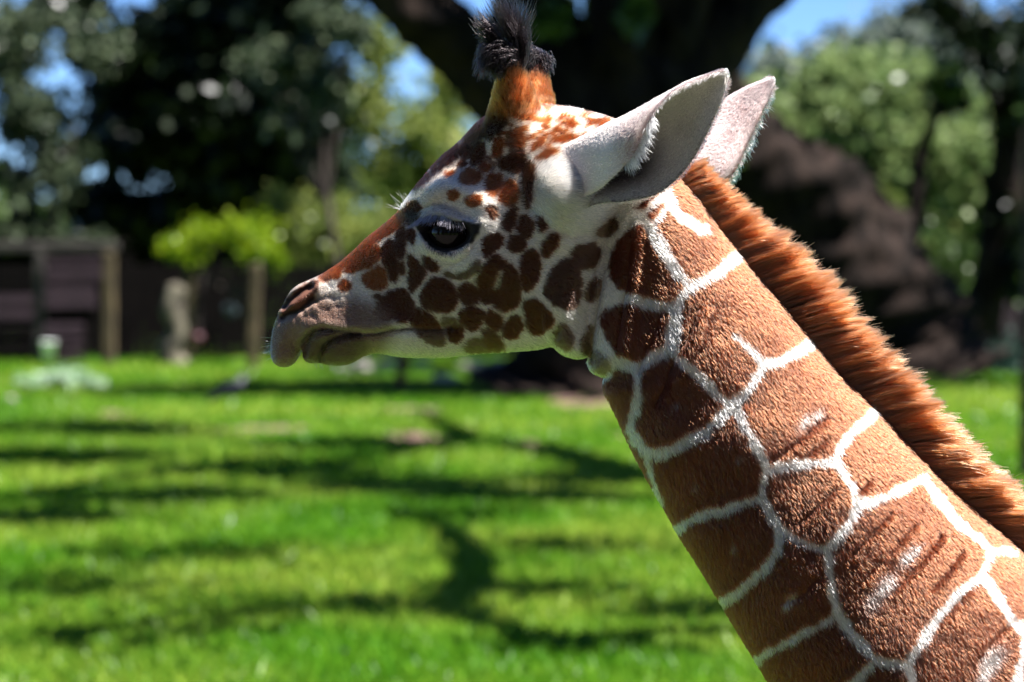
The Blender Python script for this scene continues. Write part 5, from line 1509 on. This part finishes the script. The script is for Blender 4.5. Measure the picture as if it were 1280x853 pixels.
# tufts on the horns
def tuft(name, tops, n, seed):
    rs = np.random.default_rng(seed)
    allp = []
    for (u, v, yl, rad, path, cnt, spread) in tops:
        a, b = unbend(u, v, yl)
        ang = rs.uniform(0, 2 * math.pi, cnt); rr = rad * np.sqrt(rs.random(cnt))
        ra = a + rr * np.cos(ang); rb = b + rs.uniform(-4, 16, cnt) ; ry = yl + rr * np.sin(ang)
        r0 = np.stack(bend(ra, rb, ry), 1)
        path = np.array(path, float) / S
        cl = rs.integers(0, 9, cnt); co = rs.normal(0, spread, (9, 3))
        jit = co[cl] + rs.normal(0, spread * .35, (cnt, 3))
        ln = rs.uniform(.65, 1.08, cnt)[:, None]
        P_ = []
        cp = catmull(path, 9)
        for k in range(9):
            off = np.array([cp[k, 0], cp[k, 2], -cp[k, 1]])
            P_.append(r0 + (off[None] * ln) + jit * (np.hypot(*cp[k, :2]) + 0.004) + rs.normal(0, .0005, (cnt, 3)))
        allp.append(np.stack(P_, 1))
    pp = np.vstack(allp)
    c = np.tile([.0055, .0042, .0045], (len(pp), 1)) * rs.uniform(.6, 2.2, (len(pp), 1))
    return hair_object(name, pp, np.array([.0005] * 6 + [.0004, .0003, .0001]), c, M_BLACKHAIR, giraffe)
# near tuft: strands climb, then curl over to the front
tuft('horn_tuft', [
    (634, 70, -70, 11, [(0,0,0),(-7,-9,-4),(-16,-11,-7),(-24,-5,-8),(-27,5,-6)], 600, .14),
    (630, 80, -70, 10, [(0,0,0),(-5,-5,-6),(-9,-1,-8),(-9,6,-7)], 360, .15),
    (640, 74, -70, 11, [(0,0,0),(-3,-9,-6),(-9,-11,-9),(-14,-3,-10)], 420, .16),
    (626, 62, -71, 5, [(0,0,0),(-8,-14,-3),(-17,-26,-4),(-26,-33,-4),(-33,-43,-4)], 114, .07),
    (630, 69, -71, 5, [(0,0,0),(-4,-16,-3),(-12,-30,-4),(-21,-37,-4),(-31,-33,-4)], 102, .08),
    (622, 66, -71, 5, [(0,0,0),(-8,-6,-3),(-17,-8,-4),(-24,-13,-4)], 84, .10),
    (646, 64, -69, 9, [(0,0,0),(3,-14,0),(0,-29,0),(-9,-42,0),(-20,-69,-2)], 312, .09),
    (651, 72, -69, 6, [(0,0,0),(3,-13,0),(3,-29,0),(-1,-44,0),(5,-70,0)], 180, .08)], 0, 3)
tuft('horn_tuft', [
    (672, 76, 70, 10, [(0,0,0),(-4,-7,0),(-11,-9,-4),(-16,-2,-8),(-16,6,-8)], 420, .15),
    (677, 78, 70, 9, [(0,0,0),(2,-6,-2),(7,-6,-6),(9,2,-8)], 300, .15),
    (664, 72, 69, 9, [(0,0,0),(-5,-8,-4),(-9,-14,-4),(-13,-16,-4)], 210, .12)], 0, 4)

# eyelashes, whiskers, brow bristles
def near_pt(u, v, lift=0.0):
    u = np.asarray(u, float); v = np.asarray(v, float)
    yl = np.full(u.shape, -60.0)
    for _ in range(5):
        a, b = unbend(u, v, yl); yl = -(T_at(a, b) + lift)
    return np.stack(bend(a, b, yl), -1)

def bristles(name, path, cnt, d2, ln, spread, colr, rad, seed, lift=0.0, droop=(0, 0, 0), k=5, ydir=-0.25, mat=None):
    rs = np.random.default_rng(seed)
    C_ = catmull(path, 200)
    i = rs.integers(0, 200, cnt)
    b = near_pt(C_[i, 0] + rs.normal(0, spread[0], cnt), C_[i, 1] + rs.normal(0, spread[0], cnt), lift)
    D2 = catmull(d2, 200)[i]
    d = norm(np.stack([D2[:, 0], np.full(cnt, ydir), -D2[:, 1]], 1) + rs.normal(0, spread[1], (cnt, 3)))
    L = rs.uniform(ln[0], ln[1], cnt)[:, None] / S
    P_ = []
    for j in range(k):
        f = j / (k - 1)
        P_.append(b + (d * f + np.array(droop) * f * f) * L)
    cc = np.tile(colr, (cnt, 1)) * rs.uniform(.7, 1.2, (cnt, 1))
    r = rad * np.linspace(1, .25, k)
    return hair_object(name, np.stack(P_, 1), r, np.clip(cc, 0, .95), mat or M_FUR, giraffe)

bristles('upper_eyelashes', [(521,279),(528,273),(540,269.5),(552,270),(564,275),(578,280)], 230, [(-.75,.55),(-.6,.8),(-.35,.95),(-.1,1),(.15,1),(.3,.9)], (13, 21), (1.0, .13), (.17, .155, .20), .00040, 21, 2.0, (-.05, -.25, .15), ydir=-0.75)
bristles('lower_eyelashes', [(534,305),(545,313),(558,316),(572,313),(585,305)], 130, [(-.5,.8),(-.25,.9),(0,1),(.3,.9),(.5,.8)], (5, 9), (1.0, .15), (.04, .035, .03), .0003, 22, 1.0, (0, 0, 0), ydir=-0.5)
bristles('brow_bristles', [(500,263),(506,256),(514,247)], 20, [(-.9,-.5),(-.7,-.6),(-.2,-1)], (9, 24), (1.2, .28), (.5, .48, .44), .00018, 23, 0, (0, 0, .1), ydir=0.0)
bristles('whiskers', [(342,424),(341,436),(342,448)], 26, [(-1,-.05),(-1,.1),(-1,.25)], (7, 17), (1.5, .22), (.22, .22, .24), .00018, 24, 0, (0, 0, -.1), ydir=-0.1)
bristles('chin_whiskers', [(383,449),(400,452),(420,454),(440,452)], 60, [(-.2,1),(0,1),(.2,1),(.3,1)], (5, 13), (1.5, .3), (.25, .22, .18), .00022, 25, 0, (0, 0, 0), ydir=-0.1)

# eyes
m, nt, p = new_mat('eye_dark')
p.inputs['Base Color'].default_value = (0.010, 0.007, 0.006, 1)
p.inputs['Roughness'].default_value = 0.12
p.inputs['Specular IOR Level'].default_value = 0.22
p.inputs['Coat Weight'].default_value = 0.08
p.inputs['Coat Roughness'].default_value = 0.03
M_EYE = m
ea, eb = unbend(EYE_UV[0], EYE_UV[1] + 1, -55.0)
t_raw = float(np.sqrt(thickness2(np.array([ea]), np.array([eb]), detail=False))[0]) + 5.0
for side in (-1, 1):
    bm = bmesh.new()
    bmesh.ops.create_uvsphere(bm, u_segments=40, v_segments=24, radius=29.0 / S)
    me = bpy.data.meshes.new('eye'); bm.to_mesh(me); bm.free()
    me.polygons.foreach_set('use_smooth', np.ones(len(me.polygons), bool))
    me.materials.append(M_EYE)
    o = bpy.data.objects.new('eye', me); COL.objects.link(o)
    o.parent = giraffe
    x, y, z = bend(np.array([ea]), np.array([eb]), np.array([side * (t_raw - 32.0)]))
    o.location = Vector((float(x[0]), float(y[0]), float(z[0]))) - giraffe.location
